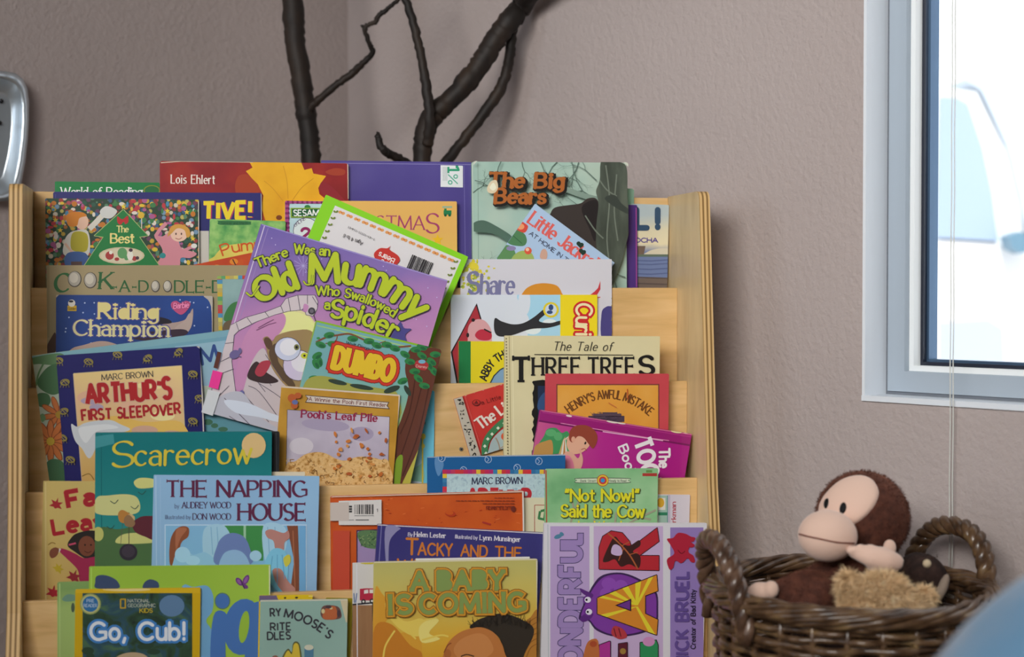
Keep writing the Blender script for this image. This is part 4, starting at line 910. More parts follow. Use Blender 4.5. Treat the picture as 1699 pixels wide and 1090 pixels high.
b = Book('ochre bordered leaf pile reader with a worn white edge', 3, (467, 640), (664, 655), noise_mat('ochre_border_print', [(.3, 'a87c26'), (.55, 'b98a30'), (.75, 'c49636')], 18, 4), rad=.002)
b.line([(467, 641.5), (664, 656)], 2.6, 'cdbfae').line([(662.5, 656), (657, 820)], 2, 'cdbfae')
pn = [(477, 680), (646, 692), (642, 840), (474, 840)]
b.line(pn + pn[:1], 1.6, '4a3a34').poly(pn, noise_mat('lilac_sky_print', [(.35, 'a59bae'), (.55, 'b4abbc'), (.75, 'c4bcc8')], 14, 3))
b.ells([(540, 705, 40, 10, 5), (600, 720, 20, 12)], 'a095ae').ells([(500, 740, 20, 14)], 'c9c2cc')
b.poly([(506, 655), (646, 667), (643, 673), (647, 679), (506, 668), (510, 661)], '5a4438').poly([(507.5, 656.5), (644, 668), (641, 673), (645, 677.5), (508, 666.6), (512, 661)], 'c9beb4')
b.text('A Winnie the Pooh First Reader', (512, 664.5), (640, 675), 6, '6a2a2c', wt=.16, gap=.2)
b.text("Pooh's Leaf Pile", (500, 692), (625, 699.5), 12, '8c2244', wt=.2, ct=.5, serif=.12, gap=.2)
lf = noise_mat('dry_leaf_heap_print', [(.35, 'a8783a'), (.45, 'cfa466'), (.6, 'd9b57c'), (.75, 'b4803c')], 160, 3)
b.blob([(474, 775), (490, 765), (506, 754), (524, 750), (540, 752), (556, 760), (572, 764), (592, 758), (612, 758), (630, 762), (646, 770), (646, 850), (474, 850)], lf)
rg = random.Random(21)
for i in range(70):
    x, y = rg.uniform(478, 640), rg.uniform(764, 808); a = rg.uniform(0, 6.28); r = rg.uniform(3, 6)
    b.line([(x, y), (x + r * math.cos(a), y + r * math.sin(a)), (x + r * 1.4 * math.cos(a + 1), y + r * 1.4 * math.sin(a + 1))], .9, rg.choice(['7a5226', '8f642c', 'e4c896']))
for i in range(30):
    x, y = rg.uniform(540, 640), rg.uniform(712, 790); b.ells([(x, y, rg.uniform(2.5, 5), rg.uniform(1.6, 3), rg.uniform(0, 180))], rg.choice(['b5652c', 'c27434', 'a8562a', 'c98a4a']))
b.ells([(484, 660, 7, 7), (494, 656, 6, 5), (488, 672, 6, 6)], 'b0582c').ells([(489, 667, 5, 4)], '5f6a9a'); b.done()

b = Book('small red book with a black and silver spine leaning right', 3, (753, 662), (862, 629), noise_mat('worn_red_print', [(.3, 'b8302a'), (.6, 'c23630'), (.85, 'c9443a')], 20, 3), True, .004, rad=.0006, back='b8302a', bl=(783, 760))
b.poly([(752, 662), (768, 657), (802, 765), (782, 770)], 'b8b0a0')
rg = random.Random(17)
for i in range(34):
    t = rg.random(); x, y = 756 + t * 30 + rg.uniform(0, 9), 662 + t * 98; a = rg.uniform(0, 6.28); r = rg.uniform(2, 5)
    b.line([(x, y), (x + r * math.cos(a), y + r * math.sin(a))], rg.uniform(1, 2.2), '23201e')
b.line([(767.5, 657.5), (801, 765)], 1.6, '8f2420').line([(771, 656), (804, 764)], .8, 'd2605a')
b.ells([(772, 656, 2, 1), (786, 651, 2, 1.2), (800, 647, 3, 1), (820, 641, 2, 1), (830, 638, 3, 1.2)], 'd9b8ac')
b.ells([(790, 668, 7, 5.4)], '6a1f1c').ells([(790, 667.4, 5.6, 4)], 'b8302a').poly([(786, 670), (790, 664), (794, 670)], '6a1f1c').text('a Little Golden', (799, 671), (868, 650), 6.5, '6a1f1c', wt=.12, ct=.6)
b.text('The Little', (797, 712), (866, 664), 17, 'dcd0c4', wt=.19, ct=.55, serif=.09, jit=.05)
b.line([(806, 766), (804, 742), (812, 722), (832, 702), (850, 690)], 11, '3f7a50', True)
for x, y in ((806, 752), (804, 740), (809, 728), (816, 720), (826, 710), (836, 702)): b.poly([(x - 3, y), (x, y - 3), (x + 3, y), (x, y + 3)], 'd0d4c0')
b.blob([(812, 770), (812, 740), (822, 722), (846, 704), (870, 700), (870, 780)], '9fb0b0').ells([(838, 724, 7, 7)], 'c8502c').line([(830, 768), (828, 740), (822, 726)], 2, '9a8470', True).line([(828, 745), (838, 738)], 1.6, '9a8470'); b.done()

b = Book('tall cream book with ragged black capital title', 3, (838, 557), (1095, 558), noise_mat('ivory_cover', [(.3, 'cdc398'), (.6, 'd6cca2'), (.8, 'dcd2ac')], 10, 3), True, .008, rad=.001, back='cdc398')
b.line([(845, 558), (848, 760)], 1.4, 'a89c74').line([(850, 558), (853, 760)], .9, 'e4dcb8')
for i in range(40): b.ells([(840 + .06 * i, 562 + i * 5, 1.2, 1.4)], '7a7050')
b.text('The Tale of', (917, 581), (1014, 582), 14, '2f2b26', wt=.09, ct=.5, slant=.24, gap=.24).line([(886, 588), (1050, 589)], 1.2, '3a352c')
tk = dict(wt=.14, ct=.5, serif=.09, rnd=False, gap=.26, jit=.012)
b.text('T', (851, 632), (877, 632), 38, '1c1a18', wt=.17, ct=.55, serif=.11, rnd=False).text('HREE', (884, 622), (962, 622), 28, '1c1a18', **tk).text('TREE', (976, 622), (1052, 622), 28, '1c1a18', **tk).text('S', (1060, 621), (1084, 621), 30, '1c1a18', wt=.2, ct=.5, serif=.1)
rg = random.Random(1); Lf = [(884 + rg.uniform(-2.4, 2.4), 634 + i * 6) for i in range(26)]
b.poly([(884, 632), (900, 630)] + [(912, 632), (912, 800)] + Lf[::-1], '1a1917').rect(892, 640, 912, 800, '22304c').blob([(893, 664), (904, 650), (912, 660), (912, 680), (893, 680)], '33507a').rect(892, 706, 912, 800, 'a8452c'); b.done()

b = Book('rose red framed book with an orange panel and arched title', 3, (905, 620), (1110, 620), '', rad=.002) if False else Book('rose red framed book with an orange panel and arched title', 3, (905, 620), (1110, 620), noise_mat('rose_border_print', [(.3, 'b83c46'), (.6, 'c0464e'), (.8, 'c44c50')], 14, 3), rad=.002)
b.rect(923, 637, 1094, 800, '7a3a34').rect(925, 639, 1092, 800, noise_mat('apricot_print', [(.3, 'cf8c30'), (.55, 'd8983c'), (.75, 'dca450')], 10, 3))
b.text("HENRY'S AWFUL MISTAKE", (944, 686), (1077, 690), 13.5, '6a3f1c', wt=.16, ct=.7, mid=(1012, 661), gap=.13, serif=.04)
b.rect(976, 690, 1036, 700, '4a3a4a').rect(1000, 684, 1024, 690, '5a4652')
rg = random.Random(3)
for i in range(60): b.line([(rg.uniform(978, 1034), rg.uniform(682, 712)), (rg.uniform(978, 1034), rg.uniform(682, 712))][:1] + [(rg.uniform(978, 1034), rg.uniform(684, 712))], .5, '5a4a5a')
b.rect(984, 686, 1030, 690, '54424e').line([(1040, 645), (1041, 662)], 1.6, 'b8502c').line([(1009, 668), (1022, 676)], 1.4, 'c06a3a'); b.done()

b = Book('magenta hardcover lying on its side with white lettering', 3, (897, 680), (1148, 720), grad_mat('magenta_print', 'X', -.13, .1, [(0, 'c86a8c'), (.3, 'bc4288'), (.6, 'ae2a86'), (1, 'a21e7e')], .4, .3), True, .009, gloss=1, spine='T', rad=.0015, back='8f1470')
b.poly([(890, 678), (1170, 723), (1168, 742), (890, 696)], '93186e').poly([(890, 696), (1168, 741), (1168, 744), (890, 699)], '6f1054').line([(900, 684), (1160, 727)], 1.6, 'a8307e')
b.line([(898, 681), (1163, 723.6)], 1.8, 'c4608a')
b.ells([(944, 690, 5, 1.6, 9), (1016, 700, 10, 1.8, 9), (1030, 702, 8, 1.6, 9)], 'dccfc4').ells([(1122, 716, 9, 2.4, 9)], 'ddd0a0').ells([(1138, 718, 4, 1.2, 9)], 'd8c8c0')
b.line([(930, 702), (1080, 727), (1110, 731)], 1.2, 'd884b0').line([(1000, 716), (1100, 731)], 1.8, 'dca0c4')
b.blob([(902, 724), (908, 712), (922, 710), (932, 718), (942, 716), (948, 736), (930, 752), (896, 752), (892, 740)], '3f8f56').ells([(914, 718, 9, 6), (926, 724, 7, 7)], '5aa66a')
for i, c in enumerate(('c9a46a', 'd8d4c8', 'b87a3c', 'd8d4c8', '4a9a5e')): b.poly([(934 + 0 + i * 1, 730), (938 + i * 4, 724), (938 + i * 4 - 4, 756), (926 + i * 4, 756)], c)
b.blob([(888, 740), (904, 732), (916, 732), (914, 760), (884, 760)], 'b88a4a')
b.blob([(940, 738), (944, 722), (956, 716), (972, 726), (978, 736), (974, 744), (962, 752), (948, 752)], 'dca88c').blob([(944, 728), (946, 714), (956, 706), (974, 706), (988, 716), (991, 730), (984, 744), (976, 736), (968, 726), (958, 724), (950, 734)], '8f3f2c').ells([(951, 729, 3.4, 5)], 'd8a084').ells([(971, 735, 1.6, 2.6, 20)], '2a1f1c').line([(964, 746), (970, 744), (973, 748)], 1.2, 'a04a3c', True)
b.blob([(936, 752), (948, 750), (958, 760), (962, 754), (960, 746), (963, 746), (967, 764), (960, 780), (934, 780)], 'd8a08c').blob([(930, 760), (944, 756), (952, 772), (950, 790), (926, 790)], 'd87a94')
b.text('TOOTH', (1051, 735), (1072, 835), 27, 'e4dce2', wt=.24, jit=.05, gap=.2, mid=(1064, 782), rnd=False).text('The', (1094, 745), (1094, 775), 16, 'e4dce2', wt=.24, jit=.04).text('Book', (1026, 742), (1044, 792), 14, 'e4dce2', wt=.22, jit=.05, gap=.2); b.done()

# ---- fourth pocket
b = Book('black book edge standing right of the scarecrow book', 4, (420, 716), (464, 716), '1e1f22', True, .006, back='1e1f22'); b.line([(458, 718), (460, 830)], 1.4, '3a3c42'); b.done()
b = Book('pale yellow autumn leaves book with red lettering at the left', 4, (72, 798), (190, 799), grad_mat('straw_wash', 'Z', .03, .2, [(0, 'c08a4a'), (.4, 'c4a460'), (1, 'c6b06a')]), rad=.001)
b.line([(75.5, 800), (76, 996)], 2.4, 'd0bc80')
mp = lambda x, y, r, a=0: [(x + r * f * math.cos(math.radians(a + d)), y + r * f * math.sin(math.radians(a + d))) for d, f in ((-90, 1), (-70, .45), (-35, .95), (-15, .45), (20, .9), (45, .4), (85, .45), (95, .45), (135, .4), (160, .9), (195, .45), (215, .95), (250, .45))]
b.poly(mp(93, 838, 13, 15), 'a02830').text('Fall', (114, 842), (184, 832), 25, 'a3222c', wt=.27, jit=.05, gap=.24, rnd=False, out=('b84a44', 1.4)).text('Leaves', (90, 886), (216, 868), 24, 'a3222c', wt=.27, jit=.05, gap=.2, rnd=False)
b.blob([(112, 904), (120, 890), (130, 884), (150, 880), (166, 886), (170, 920), (150, 930), (122, 914)], '2a2422').ells([(144, 906, 14, 17)], '7a4632').ells([(141, 904, 1.6, 1.6), (151, 904, 1.6, 1.6)], '2a1a16').line([(140, 914), (146, 917), (152, 914)], 1.2, '4a1f1a', True).line([(114, 904), (126, 901)], 3, 'c04a6a')
b.blob([(98, 914), (104, 910), (124, 918), (140, 926), (165, 926), (165, 966), (134, 966), (128, 944)], 'a02a50').line([(97, 916), (100, 910)], 3, 'd8d0c8').blob([(82, 920), (84, 912), (92, 908), (98, 912), (94, 922), (86, 926)], '7a4632').line([(80, 904), (86, 900), (92, 902)], 1.4, '8a6a2a', True)
b.poly(mp(96, 944, 11, 40), 'b8a02c').poly(mp(122, 958, 14, 20), '8f2a34').poly(mp(88, 984, 14, 10), 'a02430'); b.done()

b = Book('pale edged thin book peeking above the light blue napping book', 4, (320, 783), (506, 783), 'd4c8b0', rad=.001); b.done()
b = Book('teal hardcover scarecrow book with yellow script title', 4, (158, 718), (451, 716), grad_mat('teal_dusk_print', 'Z', .0, .3, [(0, '4a6a4a'), (.28, '4a7a52'), (.42, '4f9284'), (.6, '2a8684'), (1, '127074')], .35, .35), True, .008, rad=.0015, back='0f686c')
b.line([(168, 720), (169, 990)], 1.4, '0f5f64').poly([(158, 724), (188, 720), (190, 736), (158, 744)], '3a8a90')
b.blob([(160, 880), (200, 878), (240, 866), (256, 868), (256, 960), (160, 960)], '4a6a40').blob([(160, 826), (180, 822), (210, 820), (228, 826), (232, 846), (214, 854), (160, 852)], 'c4c484').blob([(222, 800), (232, 793), (252, 794), (262, 800), (256, 808), (230, 810)], 'c8c87c').blob([(192, 896), (206, 886), (236, 884), (256, 888), (256, 900), (200, 902)], 'c4c478').ells([(163, 886, 9, 12)], 'b8b868')
b.ells([(213, 916, 15, 14)], '2f2a34').ells([(213, 915, 11, 10)], '3f3642').line([(214, 905), (214, 850)], 1.2, '4a3f3a').line([(200, 905), (204, 860)], .8, '5a504a')
b.blob([(220, 868), (232, 858), (246, 856), (258, 860), (258, 894), (240, 890), (224, 882)], '5a2530').blob([(196, 852), (202, 846), (212, 850), (222, 858), (220, 866), (206, 868), (198, 864)], 'b07a3a').ells([(216, 860, 8, 7)], 'c4a878').blob([(206, 860), (214, 854), (224, 866), (220, 874), (208, 872)], '8a6a4a')
for x, y in ((190, 833), (224, 842), (184, 875), (236, 818)): b.line([(x - 7, y - 2), (x, y + 2), (x + 6, y - 4)], 1.2, '2a4a44', True)
b.ells([(421, 739, 20, 21)], 'd0b27c')
b.text('S', (184, 775), (221, 774), 42, 'c9b83a', wt=.12, ct=.35, serif=.06, slant=.1).text('carecrow', (224, 772), (416, 768), 35, 'c9b83a', wt=.13, ct=.4, serif=.05, gap=.16, slant=.06); b.done()

b = Book('light blue napping book with dark red capital title', 4, (255, 788), (530, 790), 'x', rad=.001) if False else Book('light blue napping book with dark red capital title', 4, (255, 788), (530, 790), noise_mat('soft_blue_print', [(.3, '86aed2'), (.6, '8eb6d8'), (.8, '94bade')], 6, 2), gloss=1, rad=.001, back='86aed2')
b.line([(258.5, 790), (260, 990)], 1.6, 'a8c6e0').line([(266, 792), (267, 990)], 1.0, '9abcdc')
nk = dict(wt=.16, ct=.35, serif=.10, rnd=False)
b.text('THE', (277, 824), (343, 824), 26, '5c2444', gap=.2, **nk).text('NAPPING', (361, 824), (509, 824), 26, '5c2444', gap=.16, **nk).text('HOUSE', (396, 863), (507, 863), 27, '5c2444', gap=.16, **nk)
b.text('AUDREY WOOD', (302, 843), (383, 843), 10, '4a3458', wt=.13, ct=.45, serif=.09, gap=.12, rnd=False).text('DON WOOD', (320, 862), (383, 862), 10, '4a3458', wt=.13, ct=.45, serif=.09, gap=.12, rnd=False).text('by', (290, 843), (297, 843), 7, '5a6a90', wt=.12).text('Illustrated by', (274, 861), (316, 861), 6.5, '5a6a90', wt=.12, ct=.5)
b.rect(273, 870, 509, 1000, 'b4cfe6').rect(275, 872, 507, 1000, '7fb4d8')
b.rect(372, 872, 437, 930, '3f8a4a').rect(404, 872, 408, 924, '9ac4a4').blob([(345, 872), (372, 872), (384, 900), (360, 926), (340, 930), (336, 890)], '9fc8de').blob([(437, 872), (470, 872), (476, 900), (462, 940), (440, 930)], 'a3cbe2')
for x in (350, 360, 444, 456): b.line([(x, 874), (x + 3, 920)], 1.4, '7fb0d0')
b.blob([(282, 936), (282, 900), (290, 880), (302, 873), (313, 876), (312, 890), (300, 902), (294, 936)], '8a4f34').blob([(292, 880), (302, 875), (310, 878), (300, 892), (292, 912)], 'a8684a')
b.blob([(288, 930), (296, 912), (308, 908), (320, 920), (340, 916), (356, 930), (350, 950), (290, 950)], '8fc0dc').ells([(303, 920, 13, 13), (320, 930, 12, 8)], 'a4d0e8')
b.blob([(358, 936), (360, 906), (370, 890), (386, 884), (404, 890), (414, 908), (416, 936)], '6a7fb4').blob([(366, 944), (370, 920), (386, 912), (402, 916), (412, 930), (412, 946)], '8fb4d8').ells([(424, 922, 10, 9)], 'a0c8e0')
b.poly([(476, 872), (494, 872), (496, 930), (496, 990), (480, 992), (488, 930)], '7f4a34').rect(497, 872, 507, 1000, '6fa8d4').line([(486, 880), (490, 990)], 1.6, 'a86a4c')
b.blob([(440, 882), (450, 878), (470, 884), (478, 880), (480, 892), (472, 900), (470, 914), (458, 918), (454, 898), (444, 892)], 'b48078').blob([(440, 930), (454, 910), (474, 916), (478, 950), (470, 984), (450, 970), (440, 950)], '7cc0de').blob([(470, 926), (480, 920), (482, 932), (474, 940)], 'c8c24a').blob([(452, 946), (466, 944), (478, 964), (490, 978), (476, 986), (460, 970)], 'b8847a')
for q in (((452, 922), (448, 950)), ((460, 920), (460, 970)), ((468, 920), (472, 960))): b.line(list(q), 1.2, '5fa0c8')
b.blob([(300, 970), (330, 940), (360, 944), (430, 948), (450, 980), (440, 1010), (300, 1010)], '9cc4de').done()

b = Book('royal blue book with a multicolour checked frame', 4, (709, 758), (938, 754), '1b5a92', rad=.002)
b.line([(710, 758.6), (938, 754.8)], 1.4, 'a9b4c0').blob([(722, 760), (732, 760), (736, 772), (728, 790), (722, 776)], '5a86b4')
for x, y in ((733, 760), (810, 762), (769, 780), (858, 776), (894, 765)): b.ells([(x, y, 6, 6.4)], '9ab0cc').ells([(x, y, 4.8, 5.2)], '1b5a92').line([(x - 3, y - 4), (x + 1, y), (x - 2, y + 4)], 1, '9ab0cc', True)
cc = ['b82a54', 'c8323c', 'd8b43a', 'a82a6a', '2f6a98', 'c03a3a', 'b8385a', '3a7aa4']
for i in range(27): b.rect(734 + i * 7, 779, 741 + i * 7, 786, cc[(i * 3 + i // 4) % 8])
for i in range(10): b.rect(734, 786 + i * 7, 741, 793 + i * 7, cc[(i * 5 + 2) % 8])
b.rect(741, 786, 925, 900, noise_mat('speckled_aqua_print', [(.35, 'a3bcc4'), (.55, 'b4ccd0'), (.7, '8faab8')], 140, 3))
b.text('MARC BROWN', (783, 803), (866, 802), 10.5, '2a2f4a', wt=.15, ct=.5).text('ARTHUR', (776, 838), (880, 838), 26, 'b02a34', wt=.26, rnd=False, gap=.22); b.done()

b = Book('cream book with a thin red frame between orange and green books', 4, (850, 826), (960, 826), 'd4cfb0', rad=.001)
b.line([(887, 920), (887, 838), (960, 838)], 1.2, 'a8463c').line([(897, 848), (905, 846), (903, 862), (894, 860), (896, 848)], 4, '3f7a4a'); b.done()
b = Book('white book with small red vertical lettering at the right', 4, (1020, 820), (1145, 821), 'ccc6d2', rad=.001)
b.rect(1020, 822, 1112, 900, 'd8d2d8').rect(1092, 822, 1107, 868, '9ab8ac').rect(1092, 826, 1104, 846, 'd8d4cc').ells([(1096, 834, 6, 8)], 'd0a030').rect(1092, 850, 1107, 855, '2f7a5a').line([(1107.5, 822), (1107.5, 868)], 1.2, '4f8a8a').rect(1108, 820, 1112, 880, 'b8b0c4')
b.text('workman', (1121, 882), (1121, 833), 7, 'a83240', wt=.18, ct=.5, serif=.1); b.done()
b = Book('orange red book turned back to front with a white barcode label', 4, (548, 823), (869, 814), noise_mat('burnt_orange_wash', [(.3, 'b8481c'), (.5, 'c4541e'), (.75, 'ce6024')], 16, 4), hard=True, thick=.005, rad=.003, back='d6cfc4')
rg = random.Random(14)
for i in range(34): x, y = rg.uniform(560, 860), rg.uniform(824, 870); b.line([(x, y), (x + rg.uniform(2, 7), y + rg.uniform(-2, 2))], rg.uniform(.7, 1.6), rg.choice(['b03a18', 'd4703a', 'a83a1c']))
b.ells([(747, 852, 9, 5, 10)], 'b03a1c').ells([(745, 850, 7, 4, 10)], 'c4541e').line([(800, 866), (814, 870)], 3, 'a8342c')
for i in range(4): 
    y = 826 + i * 4.6; x0 = (820, 756, 800, 806)[i]; x = x0
    while x < 853: w_ = rg.uniform(3, 8); b.line([(x, y), (min(853, x + w_), y)], 1.5, '8a3a22'); x += w_ + 1.4
b.text('LITTLE SIMON', (845, 840), (806, 840.5), 4.6, '7a2a1c', wt=.18).ells([(851, 844, 4, 5)], '6a2a20')
b.rect(552, 880, 580, 1000, 'c04a34').poly([(591, 879), (640, 877), (640, 960), (591, 960)], '3a2a48').poly([(593, 881), (640, 879), (640, 960), (593, 960)], '9a86b0').blob([(594, 882), (626, 880), (640, 890), (640, 906), (620, 910), (600, 904)], '5a7a52')
for i in range(40): x, y = rg.uniform(596, 626), rg.uniform(883, 906); b.line([(x, y), (x + rg.uniform(-4, 4), y + rg.uniform(-4, 4))], .9, rg.choice(['33503a', '8aa06a']))
b.line([(548, 823.6), (868, 815)], 1.6, 'cfc4b4').line([(866.5, 816), (868, 900)], 2.4, 'd8d2ca')
def bar(B):
    r2 = random.Random(19); x = 588
    while x < 620:
        w_ = r2.choice((.8, 1.2, 2, 2.6)); B.rect(x, 837 - (x - 588) * .01, min(621, x + w_), 853, '2a2a2c'); x += w_ + r2.choice((.8, 1.2, 1.8))
    for y0 in (839, 843, 847): B.rect(579, y0, 584, y0 + 3, '3a3a3c')
    B.line([(588, 855.5), (620, 855.5)], 1, '7a7a7a').line([(590, 862.5), (612, 862.5)], 1.4, '5a5a5a').line([(579, 862.5), (587, 862.5)], 1.2, '8a8a8a').text('1', (625, 849), (627, 849), 5, '5a5a5a', wt=.14)
b.sticker('barcode_label', [(562, 831), (633, 829), (633, 871), (562, 871)], 'd4d0cc', bar, 'white barcode label')
b.sticker('tape', [(548, 834), (579, 833), (579, 864), (548, 864)], 'c4b8b0', None, 'pale strip of tape'); b.done()
b = Book('green watercolour book about a cow with yellow title', 4, (905, 778), (1092, 777), noise_mat('green_watercolour', [(.3, '5f9a68'), (.48, '7fb480'), (.62, '94c090'), (.8, 'a9cca2')], 12, 4), rad=.002)
b.line([(906, 780), (907, 880)], 2, 'a8503c').rect(1066, 785, 1090, 790, 'a83a34').rect(1072, 780, 1082, 784, '5f8a4a')
b.blob([(956, 797), (960, 793), (1040, 793), (1043, 797), (1040, 801.5), (960, 801.5)], '4a5a4a').blob([(957.5, 797), (961, 794), (1039, 794), (1041.6, 797), (1039, 800.5), (961, 800.5)], 'c4d0b4').text('Bank Street', (963, 799.5), (988, 799.5), 3.8, '4a5a4a', wt=.14).text('Ready to Read', (1011, 799.5), (1039, 799.5), 3.8, '4a5a4a', wt=.14)
b.ells([(1000, 797, 10, 10)], 'a83a34').ells([(1000, 797, 9, 9)], 'd8b83a').ells([(1000, 797, 6.4, 6.4)], 'c03a3a').ells([(1000, 797, 3.6, 3.6)], '3a8ac0')
for q in (((946, 870), (952, 845), (946, 825)), ((952, 850), (960, 832)), ((985, 870), (988, 848)), ((1040, 870), (1062, 858), (1088, 846)), ((1062, 858), (1080, 862)), ((1020, 870), (1022, 850))): b.line(list(q), 3.4, '9a9a84', True)
ck = dict(wt=.17, ct=.6, serif=.07, gap=.15)
b.text('"Not Now!"', (938, 831), (1060, 831), 19, 'd8d02a', shadow=('4a5a34', 1, 1, 2.2), **ck).text('Said the Cow', (931, 857), (1068, 858), 19.5, 'd8d02a', shadow=('4a5a34', 1, 1, 2.2), **ck)
b.text('by Wendy', (960, 878), (1040, 878), 13, 'd8d02a', **ck); b.done()
# ---- bottom pocket
b = Book('pale lime book at the lower left corner of the rack', 5, (95, 966), (240, 962), grad_mat('spring_green_wash', 'Z', .1, .28, [(0, '9ab46a'), (.7, '9ab46a'), (.86, '7a9a5a'), (1, '86a662')]))
b.line([(99, 968), (99.5, 1090)], 2, 'a8c07a').blob([(103, 994), (112, 986), (126, 988), (126, 996), (110, 998)], '6a8f7a').ells([(121, 1008, 3, 8)], '4a5a4a'); b.done()
b = Book('bright lime book with huge blue letters and purple butterflies', 5, (148, 940), (449, 937), noise_mat('lime_cover_print', [(.3, '8fb43a'), (.6, '98bc42'), (.8, 'a0c44a')], 5, 2), gloss=1, rad=.0015)
b.line([(151.5, 942), (152, 1090)], 2, 'a9cc5c').line([(447, 938), (449, 1090)], 2, 'cfd4b4')
b.blob([(158, 966), (160, 956), (172, 954), (186, 958), (196, 966), (196, 976), (160, 976)], '3a4a6a').blob([(238, 976), (240, 966), (250, 961), (262, 966), (262, 976)], '3a4a6a')
bf = 'b'
def butterfly(x, y, s_): b.ells([(x - 5 * s_, y - 2 * s_, 8 * s_, 4.6 * s_, 50), (x + 6 * s_, y - 5 * s_, 9 * s_, 4.6 * s_, -62), (x + 5 * s_, y + 6 * s_, 5 * s_, 3.4 * s_, 30)], '6a3a7c').ells([(x - 5 * s_, y - 2 * s_, 5 * s_, 2.6 * s_, 50), (x + 6 * s_, y - 5 * s_, 6 * s_, 2.6 * s_, -62)], '8f5aa0').line([(x - 3 * s_, y - 5 * s_), (x + 4 * s_, y + 10 * s_)], 1.6, '3f2450')
butterfly(402, 967, 1)
b.blob([(322, 974), (344, 972), (354, 990), (352, 1014), (342, 1030), (352, 1050), (350, 1100), (300, 1100), (300, 980)], '6fa4cc')
b.ells([(369, 997, 13, 14)], '5a7a5a').ells([(369, 997, 11.6, 12.4)], '4570b0').blob([(354, 1022), (376, 1019), (374, 1060), (372, 1110), (350, 1110)], '4570b0')
b.ells([(403, 1040, 32, 47, 8)], '4570b0').poly([(408, 1004), (437, 995), (432, 1060), (432, 1120), (404, 1120), (408, 1060)], '4570b0').ells([(405, 1040, 8, 27, 8)], '98bc42').ells([(405, 1040, 8, 27, 8)], '93b83e'); b.done()
b = Book('yellow bordered wildlife reader at the lower left', 5, (125, 978), (333, 975), 'c4a012', rad=.002)
b.rect(126, 976, 332, 984, 'cda91c').ells([(210, 978, 40, 3)], 'dcc884')
b.rect(137, 984, 319, 1100, noise_mat('dark_forest_photo_print', [(.3, '1c2a24'), (.45, '2f4a34'), (.55, '2a4a5a'), (.7, '4a6a44'), (.85, '3a6a8a')], 26, 4, dist=1.5))
rg = random.Random(33); b.ells([(rg.uniform(140, 316), rg.uniform(1010, 1090), rg.uniform(5, 12), rg.uniform(4, 8)) for _ in range(16)], '2a4030')
b.ells([(150, 1002, 17.5, 17.5)], '8f9a5a').ells([(150, 1002, 15.5, 15.5)], 'b4b47a').ells([(150, 1002, 13, 13)], '2f6a9c').text('PRE', (144, 999), (156, 999), 5, 'a9bcd0', wt=.16).text('READER', (139, 1007), (161, 1007), 5, 'a9bcd0', wt=.16)
b.line([(200, 994), (208, 994), (208, 1008.5), (200, 1008.5), (200, 994)], 2.2, 'b4962c')
b.text('NATIONAL', (212, 999), (248, 999), 5, 'a9b0a0', wt=.16).text('GEOGRAPHIC', (212, 1007), (258, 1007), 5.4, 'a9b0a0', wt=.16).text('KIDS', (232, 1016), (253, 1016), 6.5, 'b8a42c', wt=.2)
b.ells([(285, 1005, 21, 18)], '5a7a9c')
b.blob([(190, 1100), (196, 1088), (218, 1082), (240, 1086), (248, 1100)], 'b09a7a')
b.text('Go, Cub!', (150, 1061), (307, 1061), 28, 'd4dae0', out=('3f7ab8', 8), wt=.19, gap=.2); b.done()
b = Book('thin yellow book edge above the mint moose book', 5, (430, 988), (519, 987), 'd4b41c', rad=.001); b.poly([(430, 984), (458, 986), (462, 996), (430, 998)], '6a5a7a').ells([(473, 992, 2, 1.6), (492, 991.6, 2.6, 1.6)], '3a3020').line([(512, 989), (519, 989)], 1.2, 'e4d48a'); b.done()
b = Book('olive green book edge behind the mint moose book', 5, (540, 992), (586, 993), '8f7f14'); b.done()
b = Book('mint grey moose book with dark capital letters', 5, (432, 996), (577, 994), noise_mat('mint_grey_print', [(.3, '86a69c'), (.6, '8eaea4'), (.8, '94b4a8')], 8, 2), rad=.001)
b.poly([(563, 990), (580, 990), (580, 1034), (574, 1032)], 'c8bc9a').line([(432, 997), (577, 995)], 1.8, 'cfc8b4')
mk = dict(wt=.21, gap=.2, rnd=False)
b.text('RY', (449, 1023), (466, 1022), 13, '33323a', **mk).text("MOOSE'S", (471, 1024), (545, 1060), 13.5, '33323a', mid=(511, 1036), **mk).text('RITE', (449, 1046), (483, 1045), 12, '33323a', **mk).text('DLES', (444, 1061), (482, 1060), 12, '33323a', **mk)
b.blob([(532, 1020), (534, 1008), (542, 1004), (560, 1006), (566, 1016), (564, 1026), (540, 1028)], '6a4a44').blob([(536, 1026), (540, 1010), (556, 1006), (558, 1026)], 'b0603a').ells([(536, 1014, 3, 4), (549, 1009, 3, 2)], 'c4b88a').ells([(562, 1018, 3, 6), (545, 1007, 5, 2.6)], '4a3a40')
b.blob([(468, 1100), (470, 1086), (478, 1076), (484, 1082), (486, 1068), (492, 1064), (498, 1072), (498, 1100)], '5a5a34').blob([(470, 1100), (472, 1088), (478, 1079), (484, 1085), (487, 1070), (492, 1067), (496, 1074), (496, 1100)], 'c9b03a').rect(505, 1074, 520, 1100, '4f7a94').ells([(512.5, 1074, 7.6, 4.6)], 'c4c4b0').blob([(450, 1100), (452, 1089), (460, 1088), (466, 1100)], '8a5a4a'); b.done()
b = Book('indigo book in a glossy jacket with orange capital title', 5, (627, 870), (903, 884), noise_mat('indigo_print', [(.3, '37326e'), (.6, '3c3876'), (.8, '413e7c')], 6, 2, rough=.3, coat=.8), True, .007, gloss=1, rad=.0008, back='37326e')
